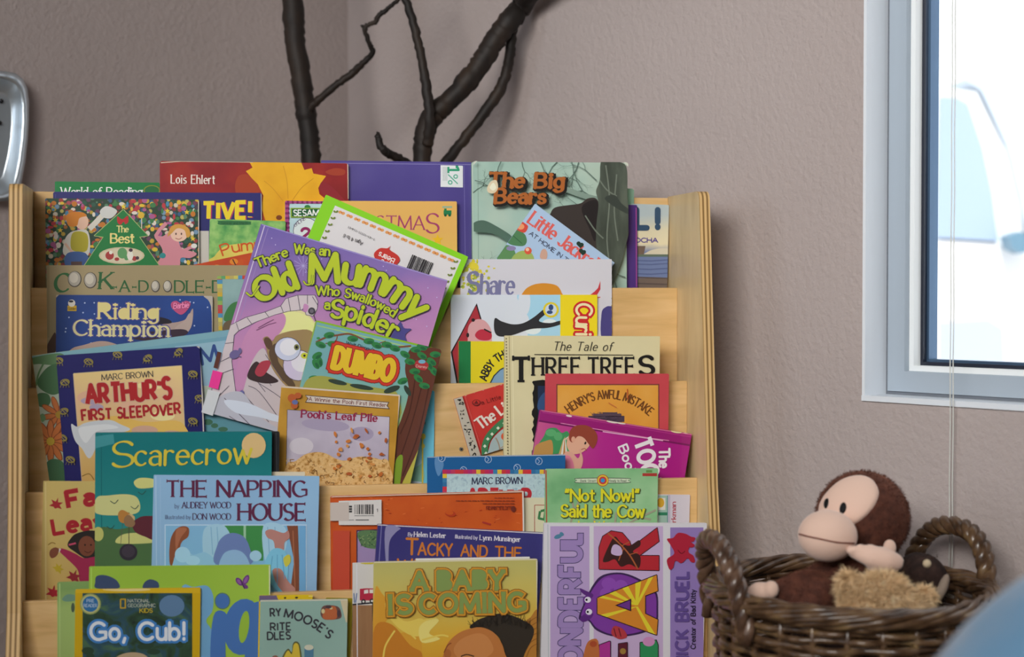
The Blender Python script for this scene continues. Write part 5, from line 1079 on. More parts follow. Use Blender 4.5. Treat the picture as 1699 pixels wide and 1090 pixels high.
b.line([(633, 872), (627, 960)], 1.4, '7a76a8').line([(627, 870.8), (903, 885)], 1.6, 'cdc8cc').blob([(640, 874), (664, 876), (656, 884), (646, 900), (644, 940), (640, 930)], '8a86ac')
b.text('By', (677, 889.5), (684, 890), 6, 'cdc9d8', wt=.14, ct=.5).text('Helen Lester', (687, 890), (739, 892.4), 7.6, 'd8d4dc', wt=.17, ct=.45, serif=.1, gap=.18).text('Illustrated by', (755, 893), (792, 895), 6, 'cdc9d8', wt=.14, ct=.5).text('Lynn Munsinger', (796, 895.4), (863, 898.6), 7.6, 'd8d4dc', wt=.17, ct=.45, serif=.1, gap=.18)
tk = dict(wt=.17, jit=.03, gap=.2)
b.text('T', (674, 919), (692, 920), 25, 'c4742c', **tk).text('ACKY', (694, 920), (750, 922), 19, 'c4742c', **tk).text('AND', (765, 922), (808, 924), 18, 'c4742c', **tk).text('THE', (822, 925), (864, 927), 18, 'c4742c', **tk).text('WINTER GAMES', (660, 948), (880, 954), 20, 'c4742c', **tk); b.done()
b = Book('white picture book with a little red truck on its left edge', 5, (585, 934), (690, 931), 'cfccc8', gloss=1, rad=.001)
b.rect(583, 1004, 700, 1200, noise_mat('brown_kraft_print', [(.3, '8a6444'), (.6, '96704e'), (.8, 'a07a56')], 30, 4, (3, 1, .4))).line([(585, 1003), (620, 1000)], 2.6, '22242c').line([(618, 985), (619, 1030)], 2.2, '22242c').line([(592, 936), (593, 1100)], 1.4, 'dcdce4')
b.poly([(597, 977), (604, 976), (620, 976), (620, 996), (597, 996)], 'b02a44').poly([(604, 979), (611, 978), (611, 984), (604, 985)], 'd8d4d0').poly([(613, 978), (619, 978), (619, 984), (613, 984)], 'd8d4d0').ells([(603, 998, 4, 4), (617, 997, 4, 4)], '1d1f28').ells([(603, 998, 1.8, 1.8), (617, 997, 1.8, 1.8)], 'd8d4d0')
b.line([(587, 984), (588, 1000)], 1.4, '4a6a9c').line([(592, 984), (590, 1000)], 1.4, '4a6a9c').ells([(610, 934, 12, 2)], 'c4b43a'); b.done()
b = Book('thin white book edge just above the yellow baby book', 5, (690, 927), (879, 924), 'd8d5d2', rad=.0006); b.done()
b = Book('olive yellow baby book with gold outlined capitals', 5, (620, 932), (892, 927), grad_mat('olive_gold_print', 'Z', .12, .29, [(0, 'd0962c'), (.3, 'd4a83a'), (.6, 'cdb85a'), (.85, 'bcb468'), (1, 'b4ac66')], .3, .35), gloss=1, rad=.003)
b.line([(621, 933), (892, 928)], 1.6, 'd8d0b8').line([(890.6, 930), (893, 1090)], 2, 'cfc9c0')
b.blob([(622, 980), (634, 985), (650, 1010), (640, 1036), (660, 1050), (690, 1046), (700, 1066), (690, 1100), (620, 1100)], 'd29a34').blob([(640, 1000), (670, 1030), (700, 1026), (712, 1046), (690, 1056), (664, 1044), (646, 1024)], 'e0c65c').blob([(696, 1040), (716, 1026), (728, 1030), (712, 1050), (730, 1060), (700, 1066)], 'e4d478').blob([(622, 1040), (650, 1036), (680, 1070), (700, 1084), (690, 1110), (620, 1110)], 'c07a28')
for q in (((640, 1000), (660, 1030), (690, 1060)), ((676, 1034), (700, 1030), (724, 1024)), ((700, 1062), (730, 1054), (744, 1056)), ((655, 1046), (640, 1070), (636, 1090))): b.line(list(q), 3, 'e0c65a', True)
b.blob([(870, 1035), (880, 1024), (893, 1016), (893, 1110), (858, 1110), (866, 1070)], 'b07832')
for i in range(6): b.line([(862 + i * 2, 1044 + i * 10), (880, 1030 + i * 9), (893, 1022 + i * 9)], 1.4, '8f5a24', True)
b.blob([(780, 1042), (790, 1030), (804, 1024), (826, 1018), (846, 1020), (866, 1028), (884, 1040), (884, 1056), (872, 1080), (858, 1110), (820, 1110), (832, 1070), (816, 1048)], '332c24')
rg = random.Random(41)
for i in range(70):
    x = rg.uniform(784, 880); y = 1030 + abs(x - 838) * .2 + rg.uniform(-4, 6); a = math.radians(rg.uniform(-150, -40)); l = rg.uniform(8, 18); b.line([(x, y), (x + l * math.cos(a), y + l * math.sin(a))], 1.1, '2a241e', w2=.4)
b.blob([(732, 1100), (736, 1082), (744, 1064), (761, 1049), (780, 1042), (798, 1040), (816, 1047), (828, 1060), (836, 1080), (836, 1110), (736, 1110)], 'b8743c').blob([(752, 1078), (764, 1060), (790, 1050), (808, 1056), (818, 1078), (800, 1092), (766, 1094)], 'c4824a').ells([(742, 1084, 6, 8)], 'a86434').line([(736, 1082), (742, 1070), (748, 1066)], 2, '8a4c28', True).line([(764, 1088), (774, 1085), (786, 1088)], 2, '4a2f1e', True)
bk = dict(wt=.24, serif=.10, rnd=False, gap=.24)
for st, p, q in (('A', (683, 978), (707, 978)), ('BABY', (727, 977), (834, 976))): b.text(st, p, q, 29, '7f9450', out=[('8f5c20', 8.4), ('d0962c', 5.6), ('a8702a', 1.8)], **bk)
for st, p, q in (('IS', (645, 1017), (682, 1016)), ('COMING', (697, 1016), (870, 1012))): b.text(st, p, q, 29, '7f9450', out=[('8f5c20', 8.4), ('d0962c', 5.6), ('a8702a', 1.8)], **bk)
b.done()
b = Book('white and lilac book turned sideways with giant patterned letters', 5, (903, 868), (1173, 868), 'd2d0d6', True, .007, gloss=1, rad=.001, back='d2d0d6')
b.line([(909, 870), (910, 1100)], 1.2, 'aeb4bc').rect(913, 873, 978, 1200, 'b49cc8').rect(985, 873, 1100, 1200, 'c0a8cc').rect(1112, 875, 1167, 1200, '8f78b4')
b.text('WONDERFUL', (963, 1140), (963, 885), 33, '9a82b8', out=('4a3f6a', 2.4), wt=.27, rnd=False, gap=.3); b.ells([(926, 890, 7, 3.6, -20), (932, 886, 4, 3, 40)], '4f7f9a')
# purple creature behind the A
b.blob([(960, 1026), (972, 994), (984, 970), (1000, 954), (1030, 950), (1060, 960), (1088, 980), (1092, 1010), (1088, 1038), (1060, 1052), (1020, 1056), (990, 1046), (976, 1030)], '3a2450').blob([(964, 1022), (975, 994), (987, 972), (1003, 957), (1030, 953), (1058, 963), (1085, 982), (1089, 1010), (1085, 1036), (1058, 1049), (1020, 1053), (992, 1043), (978, 1028)], '7a3a9a')
b.ells([(1010, 968, 12, 10), (1030, 974, 12, 12), (1005, 985, 10, 10), (1060, 985, 12, 14)], '8a4aac').blob([(962, 976), (972, 980), (984, 986), (980, 992), (966, 984)], '5a2a78').blob([(962, 1026), (974, 1016), (984, 1018), (980, 1026), (968, 1032)], '5a2a78').ells([(974, 995, 7, 7), (976, 1015, 7, 7)], '6a2f8a').ells([(975, 995, 5.4, 5), (977, 1015, 5.4, 5)], 'dcd8e4').ells([(973, 995, 2, 2), (975, 1015, 2, 2)], '1c1620')
R90 = dict(wt=.24, rnd=False)
def glyph90(ch, y0, y1, m, **kw): b.text(ch, (1091, y0), (1091, y1), 96, m, **kw)
Rp = [(994, 944), (994, 908), (1000, 890), (1014, 881), (1032, 884), (1044, 898), (1048, 908), (1090, 876), (1093, 898), (1060, 922), (1093, 922), (1093, 946)]
b.line(Rp + Rp[:1], 2.6, '2a1c24').poly(Rp, 'b02a34').blob([(1000, 930), (1010, 905), (1020, 890), (1030, 900), (1044, 905), (1060, 896), (1062, 905), (1050, 915), (1062, 922), (1060, 942), (1044, 936), (1030, 940), (1020, 928), (1008, 932)], '3a201e')
b.line([(1008, 884), (1026, 900), (1044, 920), (1058, 944)], 2.4, 'a85a34', True).line([(1030, 906), (1046, 898)], 1.6, 'a85a34').line([(1034, 910), (1026, 930)], 1.6, 'a85a34').line([(1044, 920), (1058, 916)], 1.4, 'a85a34')
b.blob([(1014, 918), (1016, 906), (1022, 903), (1030, 908), (1032, 918), (1026, 922)], 'c0a8cc')
Ap = [(991, 992), (1089, 954), (1091, 980), (1070, 988), (1070, 1018), (1091, 1028), (1089, 1053), (991, 1018)]
b.line(Ap + Ap[:1], 2.8, '2a1c24').poly(Ap, 'd0842c')
for i, (u0, u1) in enumerate(((.02, .10), (.2, .3), (.42, .52), (.64, .74), (.86, .95))):
    A0 = (991 + 98 * u0, 992 - 38 * u0); A1 = (991 + 98 * u1, 992 - 38 * u1); b.poly([A0, A1, (1058, 1004), (1054, 1004)], 'dccb34')
for u0, u1 in ((.05, .16), (.86, .98)): b.poly([(991 + 98 * u0, 1018 + 35 * u0), (991 + 98 * u1, 1018 + 35 * u1), (1058, 1006), (1054, 1006)], 'dccb34')
b.poly([(1020, 1004), (1047, 993), (1047, 1014)], '2a1c24').poly([(1024, 1004), (1045, 995.6), (1045, 1011.6)], '6a3488')
b.blob([(1014, 1046), (1020, 1038), (1034, 1044), (1040, 1056), (1028, 1060), (1016, 1054)], 'b03a40').line([(1018, 1042), (1022, 1056)], 1.6, '5a1a24').line([(1026, 1042), (1030, 1056)], 1.6, '5a1a24')
Ep = [(994, 1140), (994, 1070), (1010, 1064), (1012, 1064), (1012, 1110), (1026, 1110), (1026, 1068), (1040, 1066), (1040, 1110), (1062, 1110), (1062, 1066), (1088, 1062), (1091, 1070), (1091, 1140)]
b.line(Ep + Ep[:1], 2.6, '2a1c24').poly(Ep, 'a8328c').poly([(1062, 1066), (1088, 1062), (1091, 1070), (1091, 1100), (1062, 1100)], '2f8a56').ells([(1076, 1064, 10, 8)], 'c88ab8').poly([(1026, 1068), (1040, 1066), (1040, 1110), (1026, 1110)], '5a2030').ells([(1033, 1080, 5, 5)], '9a7a3a')
b.blob([(968, 1100), (972, 1070), (982, 1060), (992, 1064), (992, 1100)], 'b86a3a').ells([(984, 1068, 6, 5)], 'a84a2c')
b.blob([(1106, 894), (1116, 892), (1124, 884), (1136, 885), (1146, 890), (1153, 892), (1150, 898), (1146, 899), (1152, 904), (1148, 908), (1143, 908), (1142, 916), (1150, 922), (1152, 932), (1146, 932), (1140, 926), (1130, 934), (1120, 930), (1116, 942), (1110, 944), (1106, 928), (1118, 918), (1112, 904)], 'a8243a')
b.line([(1124, 912), (1130, 918), (1136, 914)], 1.4, '6a1420', True)
b.text('NICK BRUEL', (1141, 1104), (1141, 948), 20, '5f4a8c', wt=.24, rnd=False, gap=.24).text('Creator of Bad Kitty', (1153, 1076), (1153, 978), 7.6, '2f2640', wt=.19, gap=.2)
b.done()
# ------------------------------------------------------------------ things round the rack
# bare branches standing in the corner behind the rack
M_BARK = noise_mat('dark_bark', [(.3, '120f0d'), (.5, '1f1916'), (.66, '2e231b'), (.85, '3d3023')], 26, 5, (1, 1, .35), .6, 0, 0, 'LINEAR', .8)
def limb(name, pts, parent):          # pts: (px, py, depth, width in px)
    P = [(*at(x, y, z), w * z / FPX / 2) for x, y, z, w in pts]
    q = spline([p[:3] for p in P], 8); R = []
    for i in range(len(P) - 1):
        for j in range(8): R.append(P[i][3] + (P[i + 1][3] - P[i][3]) * j / 8)
    R.append(P[-1][3])
    rg = random.Random(len(q)); R = [r * rg.uniform(.93, 1.08) for r in R]
    q = [p + Vector((rg.uniform(-.0012, .0012), 0, rg.uniform(-.0012, .0012))) for p in q]
    bm = bmesh.new(); tube(bm, q, R, 10)
    o = from_bm(name, bm, M_BARK, None, True); o.parent = parent; o.matrix_parent_inverse = Matrix.Translation(-parent.location); return o
base = at(525, 1200, 3.05); base.z = 0
br = tag(empty('bare_branch', base), 'dark upright bare branch with one thin crooked twig, left behind the rack', 'branch', 'bare branches in the corner')
D = 3.08
limb('trunk', [(470, -420, D, 30), (478, -200, D, 33), (486, 0, D, 35), (489, 60, D, 34), (498, 120, D, 33), (506, 175, D, 35), (513, 220, D, 32), (517, 275, D, 33), (522, 400, D, 34), (528, 800, D, 36), (530, 1200, D, 38)], br)
limb('twig', [(512, 184, D - .01, 14), (526, 168, D - .02, 13), (558, 141, D - .03, 12), (584, 122, D - .03, 13), (600, 107, D - .04, 11), (617, 90, D - .05, 10), (613, 72, D - .06, 8), (606, 46, D - .07, 8), (622, 37, D - .07, 8), (628, 27, D - .07, 9), (646, 12, D - .08, 7), (664, -4, D - .09, 7), (700, -50, D - .1, 6)], br)
limb('twig', [(607, 50, D - .07, 6), (602, 44, D - .07, 5), (599, 43, D - .07, 3)], br)
base = at(702, 1240, 2.95); base.z = 0
br = tag(empty('bare_branch', base), 'forked dark branch with thick slanting limbs and a short stub, behind the purple sleeve', 'branch', 'bare branches in the corner')
D = 2.95
limb('trunk', [(712, 1220, D, 38), (706, 800, D, 34), (699, 400, D, 31), (700, 270, D, 30), (704, 225, D, 32), (716, 195, D, 36), (742, 170, D, 33), (775, 135, D, 36), (802, 98, D, 35), (822, 65, D, 36), (848, 32, D, 37), (872, 0, D, 36), (930, -90, 2.78, 32), (1010, -260, 2.6, 28)], br)
limb('limb', [(710, 240, D - .015, 20), (713, 195, D - .03, 17), (708, 150, D - .03, 17), (700, 100, D - .03, 15), (690, 55, D - .03, 15), (678, 12, D - .03, 14), (664, -20, D - .03, 13), (640, -80, D - .03, 11)], br)
limb('limb', [(702, 330, D, 17), (738, 272, D + .02, 19), (766, 236, D + .03, 18), (800, 192, D + .03, 19), (826, 155, D + .03, 20), (840, 120, D + .03, 18), (847, 80, D + .02, 17), (853, 40, D + .01, 17), (866, 10, D, 15)], br)
limb('stub', [(700, 290, D, 14), (668, 266, D - .03, 14), (646, 256, D - .05, 15), (634, 246, D - .06, 13), (628, 232, D - .06, 11), (627, 223, D - .06, 10)], br)
for x0, y0 in ((1152, -3), (628, -2)):
    pass

# metal tray hung on the left wall
M_STEEL = add_bump(mat('brushed_steel_tray', rgb('ccd6de'), .3, .75), 8, .05)
def on_left(px, py, d): return on_plane(px, py, CORNER + NL * d, NL)
def outline(s_, d):
    pts = [(8, 118), (26, 122), (38, 131), (45, 146), (48, 170), (48, 200), (46, 232), (42, 268), (37, 296), (33, 316), (26, 327), (14, 333), (0, 334)]
    cxp, cyp = -95, 226
    pts = [(x, y) for x, y in pts] + [(2 * cxp - x, y) for x, y in pts[::-1]]
    return [on_left(cxp + (x - cxp) - (s_ if x > cxp else -s_), cyp + (y - cyp) * (1 - s_ / 108), d) for x, y in pts]
tray = tag(empty('metal_tray', on_left(-95, 334, .004)), 'shiny steel tray with a rounded rim hung on the left wall', 'tray')
bm = bmesh.new()
L = [outline(0, .030), outline(.5, .033), outline(10, .033), outline(12, .030), outline(27, .008), outline(30, .0065)]
R = [[bm.verts.new(p) for p in l] for l in L]; n = len(R[0])
for A, B in zip(R, R[1:]):
    for i in range(n): bm.faces.new((A[i], A[(i + 1) % n], B[(i + 1) % n], B[i]))
bm.faces.new(R[-1])
BK = [[bm.verts.new(p) for p in outline(0, .029)], [bm.verts.new(p) for p in outline(12, .028)], [bm.verts.new(p) for p in outline(28, .004)]]
for A, B in zip([R[0]] + BK, BK):
    for i in range(n): bm.faces.new((A[i], B[i], B[(i + 1) % n], A[(i + 1) % n]))
bm.faces.new(BK[-1][::-1])
o = from_bm('tray_body', bm, M_STEEL, None, True); o.parent = tray; o.matrix_parent_inverse = Matrix.Translation(-tray.location)
for px, py in ((2, 168), (-1, 204)):
    bm = bmesh.new(); ellipsoid(bm, on_left(px, py, .008), (.0042, .0042, .0042), None, 14, 8)
    o = from_bm('magnet', bm, mat('black_magnet', '14161c', .4), None, True); o.parent = tray; o.matrix_parent_inverse = Matrix.Translation(-tray.location)
bm = bmesh.new(); ellipsoid(bm, on_left(17, 348, .0), (.0036, .0036, .0036), None, 14, 8)
tag(from_bm('wall_screw', bm, mat('black_screw_head', '1a1818', .5), None, True), 'tiny black screw head in the left wall below the steel tray', 'screw')

# blind cord at the window
pc = on_plane(1578.5, 664, CORNER + NR * .012, NR)
cord = tag(empty('blind_cord', (pc.x, pc.y, .30)), 'thin white double pull cord hanging over the window sill', 'cord')
for s_ in (-.0024, .0024):
    q = pc + DR * s_
    bm = bmesh.new(); tube(bm, [(q.x + (.0008 if i % 2 else 0), q.y, 2.3 - i * .08) for i in range(24)] + [(q.x, q.y, .42)], .0009, 6)
    o = from_bm('strand', bm, mat('white_cord', 'd4d6d0', .6), None, True); o.parent = cord; o.matrix_parent_inverse = Matrix.Translation(-cord.location)
bm = bmesh.new(); tube(bm, [(pc.x - .001, pc.y, .42), (pc.x, pc.y, .415), (pc.x, pc.y, .36)], [.002, .005, .006], 10)
o = from_bm('cord_tassel', bm, mat('white_cord', 'd4d6d0', .6), None, True); o.parent = cord; o.matrix_parent_inverse = Matrix.Translation(-cord.location)

# wicker basket
BC = at(1410, 971, 2.15); BH = BC.z; BR = .173
def bp(th, r, z): return Vector((BC.x, BC.y, z)) + RIGHT * (math.cos(th) * r) + FLAT * (math.sin(th) * r * 1.16)
prof_r = lambda z: .138 + (BR - .138 - .004) * min(1, (z / BH)) ** .7
M_WICK = noise_mat('wicker_cane', [(.25, '241a13'), (.42, '432f1f'), (.58, '5c4530'), (.75, '77603f'), (.9, '978060')], 38, 3, (1, 1, 1.5), .34, .35)
M_WICKD = noise_mat('dark_wicker_cane', [(.25, '2c1e18'), (.5, '4e382a'), (.75, '765d4c'), (.9, '9c8676')], 46, 3, (1, 1, 1), .34, .35)
basket = tag(empty('wicker_basket', (BC.x, BC.y, 0)), 'round brown wicker basket of stuffed toys with two twisted handles', 'basket')
def bpart(name, bm, m, smooth=True):
    o = from_bm(name, bm, m, None, smooth); o.parent = basket; o.matrix_parent_inverse = Matrix.Translation(-basket.location); return o
NS = 26; rg = random.Random(77)
bm = bmesh.new(); z = .008; row = 0
while z < BH - .016:
    r0 = rg.uniform(.0040, .0056); N = 104 if z > .25 else 52
    pts = []
    for i in range(N):
        th = 2 * math.pi * i / N
        w_ = math.cos(NS / 2 * th + math.pi * (row % 2))
        pts.append(bp(th, prof_r(z) + .0052 * w_, z + .0012 * math.sin(5 * th + row)))
    tube(bm, pts, [r0 * rg.uniform(.9, 1.1) for _ in pts], 6, 0, False, True)
    z += r0 * 2.0; row += 1
bpart('woven_side', bm, M_WICK)
for k in range(NS):
    th = 2 * math.pi * (k + .5) / NS
    bm = bmesh.new(); tube(bm, [bp(th, prof_r(z), z) for z in [0.004 + (BH - .012) * i / 12 for i in range(13)]], .0042, 6)
    bpart('stake', bm, M_WICK)
bm = bmesh.new()
ret = bmesh.ops.create_cone(bm, cap_ends=True, segments=40, radius1=.136, radius2=.138, depth=.012)
bmesh.ops.transform(bm, matrix=Matrix.Translation((BC.x, BC.y, .008)), verts=ret['verts']); bpart('basket_bottom', bm, M_WICK, False)
bm = bmesh.new()
for s_ in range(8):
    pts = []
    for i in range(220):
        th = 2 * math.pi * i / 220; ph = 4 * th + 2 * math.pi * s_ / 8
        pts.append(bp(th, BR + .0095 * math.cos(ph) + .0012 * math.sin(11 * th + s_), BH - .005 + .0085 * math.sin(ph) + .0014 * math.sin(7 * th + 2 * s_)))
    tube(bm, pts, [.0046 + .0007 * math.sin(i * .7 + s_) for i in range(220)], 7, 0, False, True)
bpart('braided_rim', bm, M_WICK)
def handle(t0, t1, h, m, lean=.0):
    A = bp(math.radians(t0), BR + .004, BH - .05); B = bp(math.radians(t1), BR + .004, BH - .05)
    mid = (A + B) / 2; out = (mid - Vector((BC.x, BC.y, mid.z))).normalized()
    cv = []
    for i in range(61):
        a = math.pi * i / 60
        p = mid + (A - mid) * math.copysign(abs(math.cos(a)) ** .8, math.cos(a)) + Vector((0, 0, .05 + h)) * (math.sin(a) ** .75) + out * (.02 + lean) * math.sin(a)
        cv.append(p)
    bm = bmesh.new()
    for s_ in range(3):
        pts = []
        for i, p in enumerate(cv):
            t = (cv[min(60, i + 1)] - cv[max(0, i - 1)]).normalized()
            u = (out - t * out.dot(t)).normalized(); v = t.cross(u); ph = i / 60 * 2 * math.pi * 5.5 + s_ * 2 * math.pi / 3
            pts.append(p + (u * math.cos(ph) + v * math.sin(ph)) * .0062)
        tube(bm, pts, .0074, 8)
    o = bpart('handle', bm, m); return o
handle(4, 52, .062, M_WICK); handle(163, 214, .062, M_WICKD)

# stuffed toys in the basket
def blend(name, build, m, voxel=.0045, fur=0, flen=.006, fw=.0007, tufts=None, seed=1):
    bm = bmesh.new(); build(bm)
    me = bpy.data.meshes.new(name); bm.to_mesh(me); bm.free()
    o = bpy.data.objects.new(name, me); COL.objects.link(o)
    md = o.modifiers.new('r', 'REMESH'); md.mode = 'VOXEL'; md.voxel_size = voxel
    sm_ = o.modifiers.new('s', 'SMOOTH'); sm_.iterations = 6; sm_.factor = .6
    dg = bpy.context.evaluated_depsgraph_get(); me2 = bpy.data.meshes.new_from_object(o.evaluated_get(dg))
    o.modifiers.clear(); o.data = me2
    me2.materials.clear(); me2.materials.append(m)
    for p in me2.polygons: p.use_smooth = True
    if fur:
        bm = bmesh.new(); bm.from_mesh(me2); bm.faces.ensure_lookup_table(); r2 = random.Random(seed)
        fs = bm.faces[:]; ar = [f.calc_area() for f in fs]; S = sum(ar)
        pick = r2.choices(range(len(fs)), ar, k=fur)
        data = []
        for i in pick:
            f = fs[i]; c = f.calc_center_median() + Vector((r2.uniform(-1, 1), r2.uniform(-1, 1), r2.uniform(-1, 1))) * voxel * .5
            n_ = f.normal + Vector((r2.uniform(-1, 1), r2.uniform(-1, 1), r2.uniform(-1, 1) - .4)) * .75
            data.append((c - f.normal * .001, n_.normalized(), f.normal.copy()))
        for c, d, n_ in data:
            l = flen * r2.uniform(.6, 1.25); t = d.cross(Vector((r2.uniform(-1, 1), r2.uniform(-1, 1), r2.uniform(-1, 1)))).normalized() * fw
            q = bm.faces.new((bm.verts.new(c - t), bm.verts.new(c + t), bm.verts.new(c + d * l + Vector((0, 0, -.15 * l)))))
            q.smooth = False
        bm.to_mesh(me2); bm.free()
    return o
def E_(bm, px, py, z, rx, ry, rz=None, rot=0, seg=20):         # ellipsoid facing the camera, radii in pixels at that depth
    k = z / FPX; R3 = Matrix((RIGHT, FLAT, UPW)).transposed() @ Matrix.Rotation(math.radians(rot), 3, 'Y')
    ellipsoid(bm, at(px, py, z), (rx * k, (rz if rz else (rx + ry) / 2) * k, ry * k), R3, seg, seg // 2 + 4)
def T_(bm, pts, n=12):
    P = [at(x, y, z) for x, y, z, w in pts]; q = spline(P, 5); R = []
    for i in range(len(P) - 1): R += [(pts[i][3] + (pts[i + 1][3] - pts[i][3]) * j / 5) * pts[i][2] / FPX for j in range(5)]
    tube(bm, q, R + [pts[-1][3] * pts[-1][2] / FPX], n)
M_FURB = noise_mat('brown_plush', [(.3, '3c2018'), (.55, '4e2b20'), (.75, '5e3628')], 90, 3, (1, 1, 1), .9)
bsdf(M_FURB).inputs['Sheen Weight'].default_value = .5; bsdf(M_FURB).inputs['Sheen Tint'].default_value = rgb('a06850')
M_SKIN = add_bump(mat('peach_felt', rgb('e2c0ae'), .85, 0, .2, 0, .3), 260, .25, .0006)
M_FURT = noise_mat('honey_plush', [(.3, 'b89a72'), (.55, 'd8bc94'), (.75, 'ecdabb')], 60, 3, (1, 1, 1), .9)
M_FURD = noise_mat('dark_plush', [(.3, '221613'), (.55, '30201b'), (.75, '3c2a23')], 90, 3, (1, 1, 1), .92)
def toy(name, loc, label):
    return tag(empty(name, loc), label, 'stuffed toy')
def tpart(o, root, name=None):
    o.parent = root; o.matrix_parent_inverse = Matrix.Translation(-root.location); return o
# dark plush filling the basket underneath and rising at the right
dk = toy('dark_plush', (BC.x, BC.y, .02), 'dark brown plush lying at the back right of the basket under the others')
def dk_b(bm):
    ellipsoid(bm, (BC.x, BC.y, .20), (.128, .128, .165), None, 28, 16)
    E_(bm, 1405, 1100, 2.15, 175, 40, 170); E_(bm, 1528, 966, 2.21, 46, 50, 50); E_(bm, 1515, 1020, 2.21, 50, 55, 55); E_(bm, 1522, 948, 2.225, 34, 34, 30)
tpart(blend('plush_body', dk_b, M_FURD, .006, 7000, .006, .0008, seed=3), dk)
bm = bmesh.new(); E_(bm, 1538, 935, 2.105, 7, 7); tpart(from_bm('pale_nose', bm, mat('cream_felt', 'c4b294', .8), None, True), dk)
bm = bmesh.new(); E_(bm, 1564, 975, 2.115, 8, 24, 10, 20); tpart(from_bm('pale_patch', bm, mat('grey_felt', '8a7a6c', .9), None, True), dk)

mk = toy('toy_monkey', at(1400, 1040, 2.15), 'brown stuffed monkey with a pale face leaning back in the basket')
HZ = 2.205; HC_ = at(1431, 858, HZ); HR = 77 * HZ / FPX
def mk_b(bm):
    ellipsoid(bm, HC_, (HR, HR, HR), None, 28, 18)
    E_(bm, 1384, 985, 2.17, 62, 60, 50); E_(bm, 1405, 925, 2.20, 36, 36)
    T_(bm, [(1375, 985, 2.14, 30), (1340, 972, 2.11, 29), (1305, 982, 2.10, 25), (1280, 988, 2.09, 20)])
    T_(bm, [(1380, 1000, 2.13, 32), (1358, 985, 2.10, 30), (1340, 1010, 2.08, 27), (1330, 1035, 2.07, 22)])
    T_(bm, [(1415, 930, 2.17, 22), (1445, 940, 2.13, 21), (1476, 937, 2.095, 17)])
tpart(blend('monkey_body', mk_b, M_FURB, .0045, 26000, .0042, .0005, seed=5), mk)
def hit(px, py, C, R):         # front hit of the pixel ray on an ellipsoid with axes RIGHT, FLAT, UPW
    d = ray(px, py).normalized(); S = lambda v: Vector((v.dot(RIGHT) / R[0], v.dot(FLAT) / R[1], v.dot(UPW) / R[2]))
    o = S(CAM - C); dd = S(d); a = dd.dot(dd); b_ = 2 * o.dot(dd); c = o.dot(o) - 1; q = b_ * b_ - 4 * a * c
    if q < 0: q = 0
    return CAM + d * ((-b_ - math.sqrt(q)) / (2 * a))
def patch(name, pts, C, R, m, thick, rings=8, sub=4):
    P = [Vector((*p, 0)) for p in pts]; n = len(P); out = []
    for i in range(n):
        p0, p1, p2, p3 = P[i - 1], P[i], P[(i + 1) % n], P[(i + 2) % n]
        for j in range(sub):
            t = j / sub; out.append(.5 * ((2 * p1) + (p2 - p0) * t + (2 * p0 - 5 * p1 + 4 * p2 - p3) * t * t + (3 * p1 - p0 - 3 * p2 + p3) * t ** 3))
    c = sum(out, Vector()) / len(out); bm = bmesh.new(); rows = []
    for r in range(1, rings + 1):
        f = r / rings; lift = thick * math.sqrt(max(0, 1 - f ** 6)) - (.001 if r == rings else 0); row = []
        for p in out:
            q = c + (p - c) * f; hp = hit(q.x, q.y, C, R); row.append(bm.verts.new(hp + (hp - C).normalized() * lift))
        rows.append(row)
    hp = hit(c.x, c.y, C, R); cv = bm.verts.new(hp + (hp - C).normalized() * thick); N = len(out)
    for i in range(N): bm.faces.new((cv, rows[0][i], rows[0][(i + 1) % N]))
    for A, B in zip(rows, rows[1:]):
        for i in range(N): bm.faces.new((A[i], B[i], B[(i + 1) % N], A[(i + 1) % N]))
    return tpart(from_bm(name, bm, m, None, True), mk)
patch('face', [(1428, 788), (1442, 791), (1452, 799), (1459, 817), (1452, 838), (1436, 857), (1418, 870), (1395, 880), (1372, 880), (1360, 862), (1357, 845), (1366, 824), (1387, 802), (1408, 791)], HC_, (HR, HR, HR), M_SKIN, .0055, 10)
MC_ = at(1373, 889, 2.125); MR = (49 * 2.125 / FPX, .036, 43 * 2.125 / FPX)
bm = bmesh.new(); ellipsoid(bm, MC_, MR, Matrix((RIGHT, FLAT, UPW)).transposed(), 32, 20); tpart(from_bm('muzzle', bm, M_SKIN, None, True), mk)
bm = bmesh.new(); tube(bm, [hit(p.x, p.y, MC_, MR) for p in spline([(1326, 886, 0), (1340, 890, 0), (1357, 893.5, 0), (1389, 900, 0), (1417, 901.5, 0)], 6)], .0011, 6)
tpart(from_bm('mouth', bm, mat('brown_thread', '6a2f1e', .7), None, True), mk)
M_EYE = mat('black_eye', '080709', .55, 0, .2)
R2 = (HR + .0055,) * 3
for x, y, rx, ry in ((1371, 835, 3.8, 9.4), (1398.5, 843, 6.2, 10.8)):
    patch('eye', [(x + rx * math.cos(a) + 1.5 * math.sin(a), y - ry * math.sin(a)) for a in [2 * math.pi * i / 12 for i in range(12)]], HC_, R2, M_EYE, .0016, 4, 2)
def paw_b(bm):
    T_(bm, [(1409, 916, 2.10, 7), (1424, 918, 2.098, 13), (1446, 923, 2.09, 19), (1470, 929, 2.09, 20), (1490, 934, 2.094, 14), (1498, 936, 2.094, 8)])
    E_(bm, 1412, 913, 2.095, 9, 8); E_(bm, 1428, 910, 2.092, 9, 8); E_(bm, 1444, 910, 2.092, 9, 8); E_(bm, 1465, 916, 2.098, 16, 9, None, 20); E_(bm, 1488, 930, 2.098, 12, 9); E_(bm, 1455, 940, 2.094, 18, 10)
tpart(blend('hand', paw_b, M_SKIN, .0025), mk)
bm = bmesh.new(); E_(bm, 1476, 909, 2.15, 11, 14, 7); tpart(from_bm('ear', bm, M_SKIN, None, True), mk)
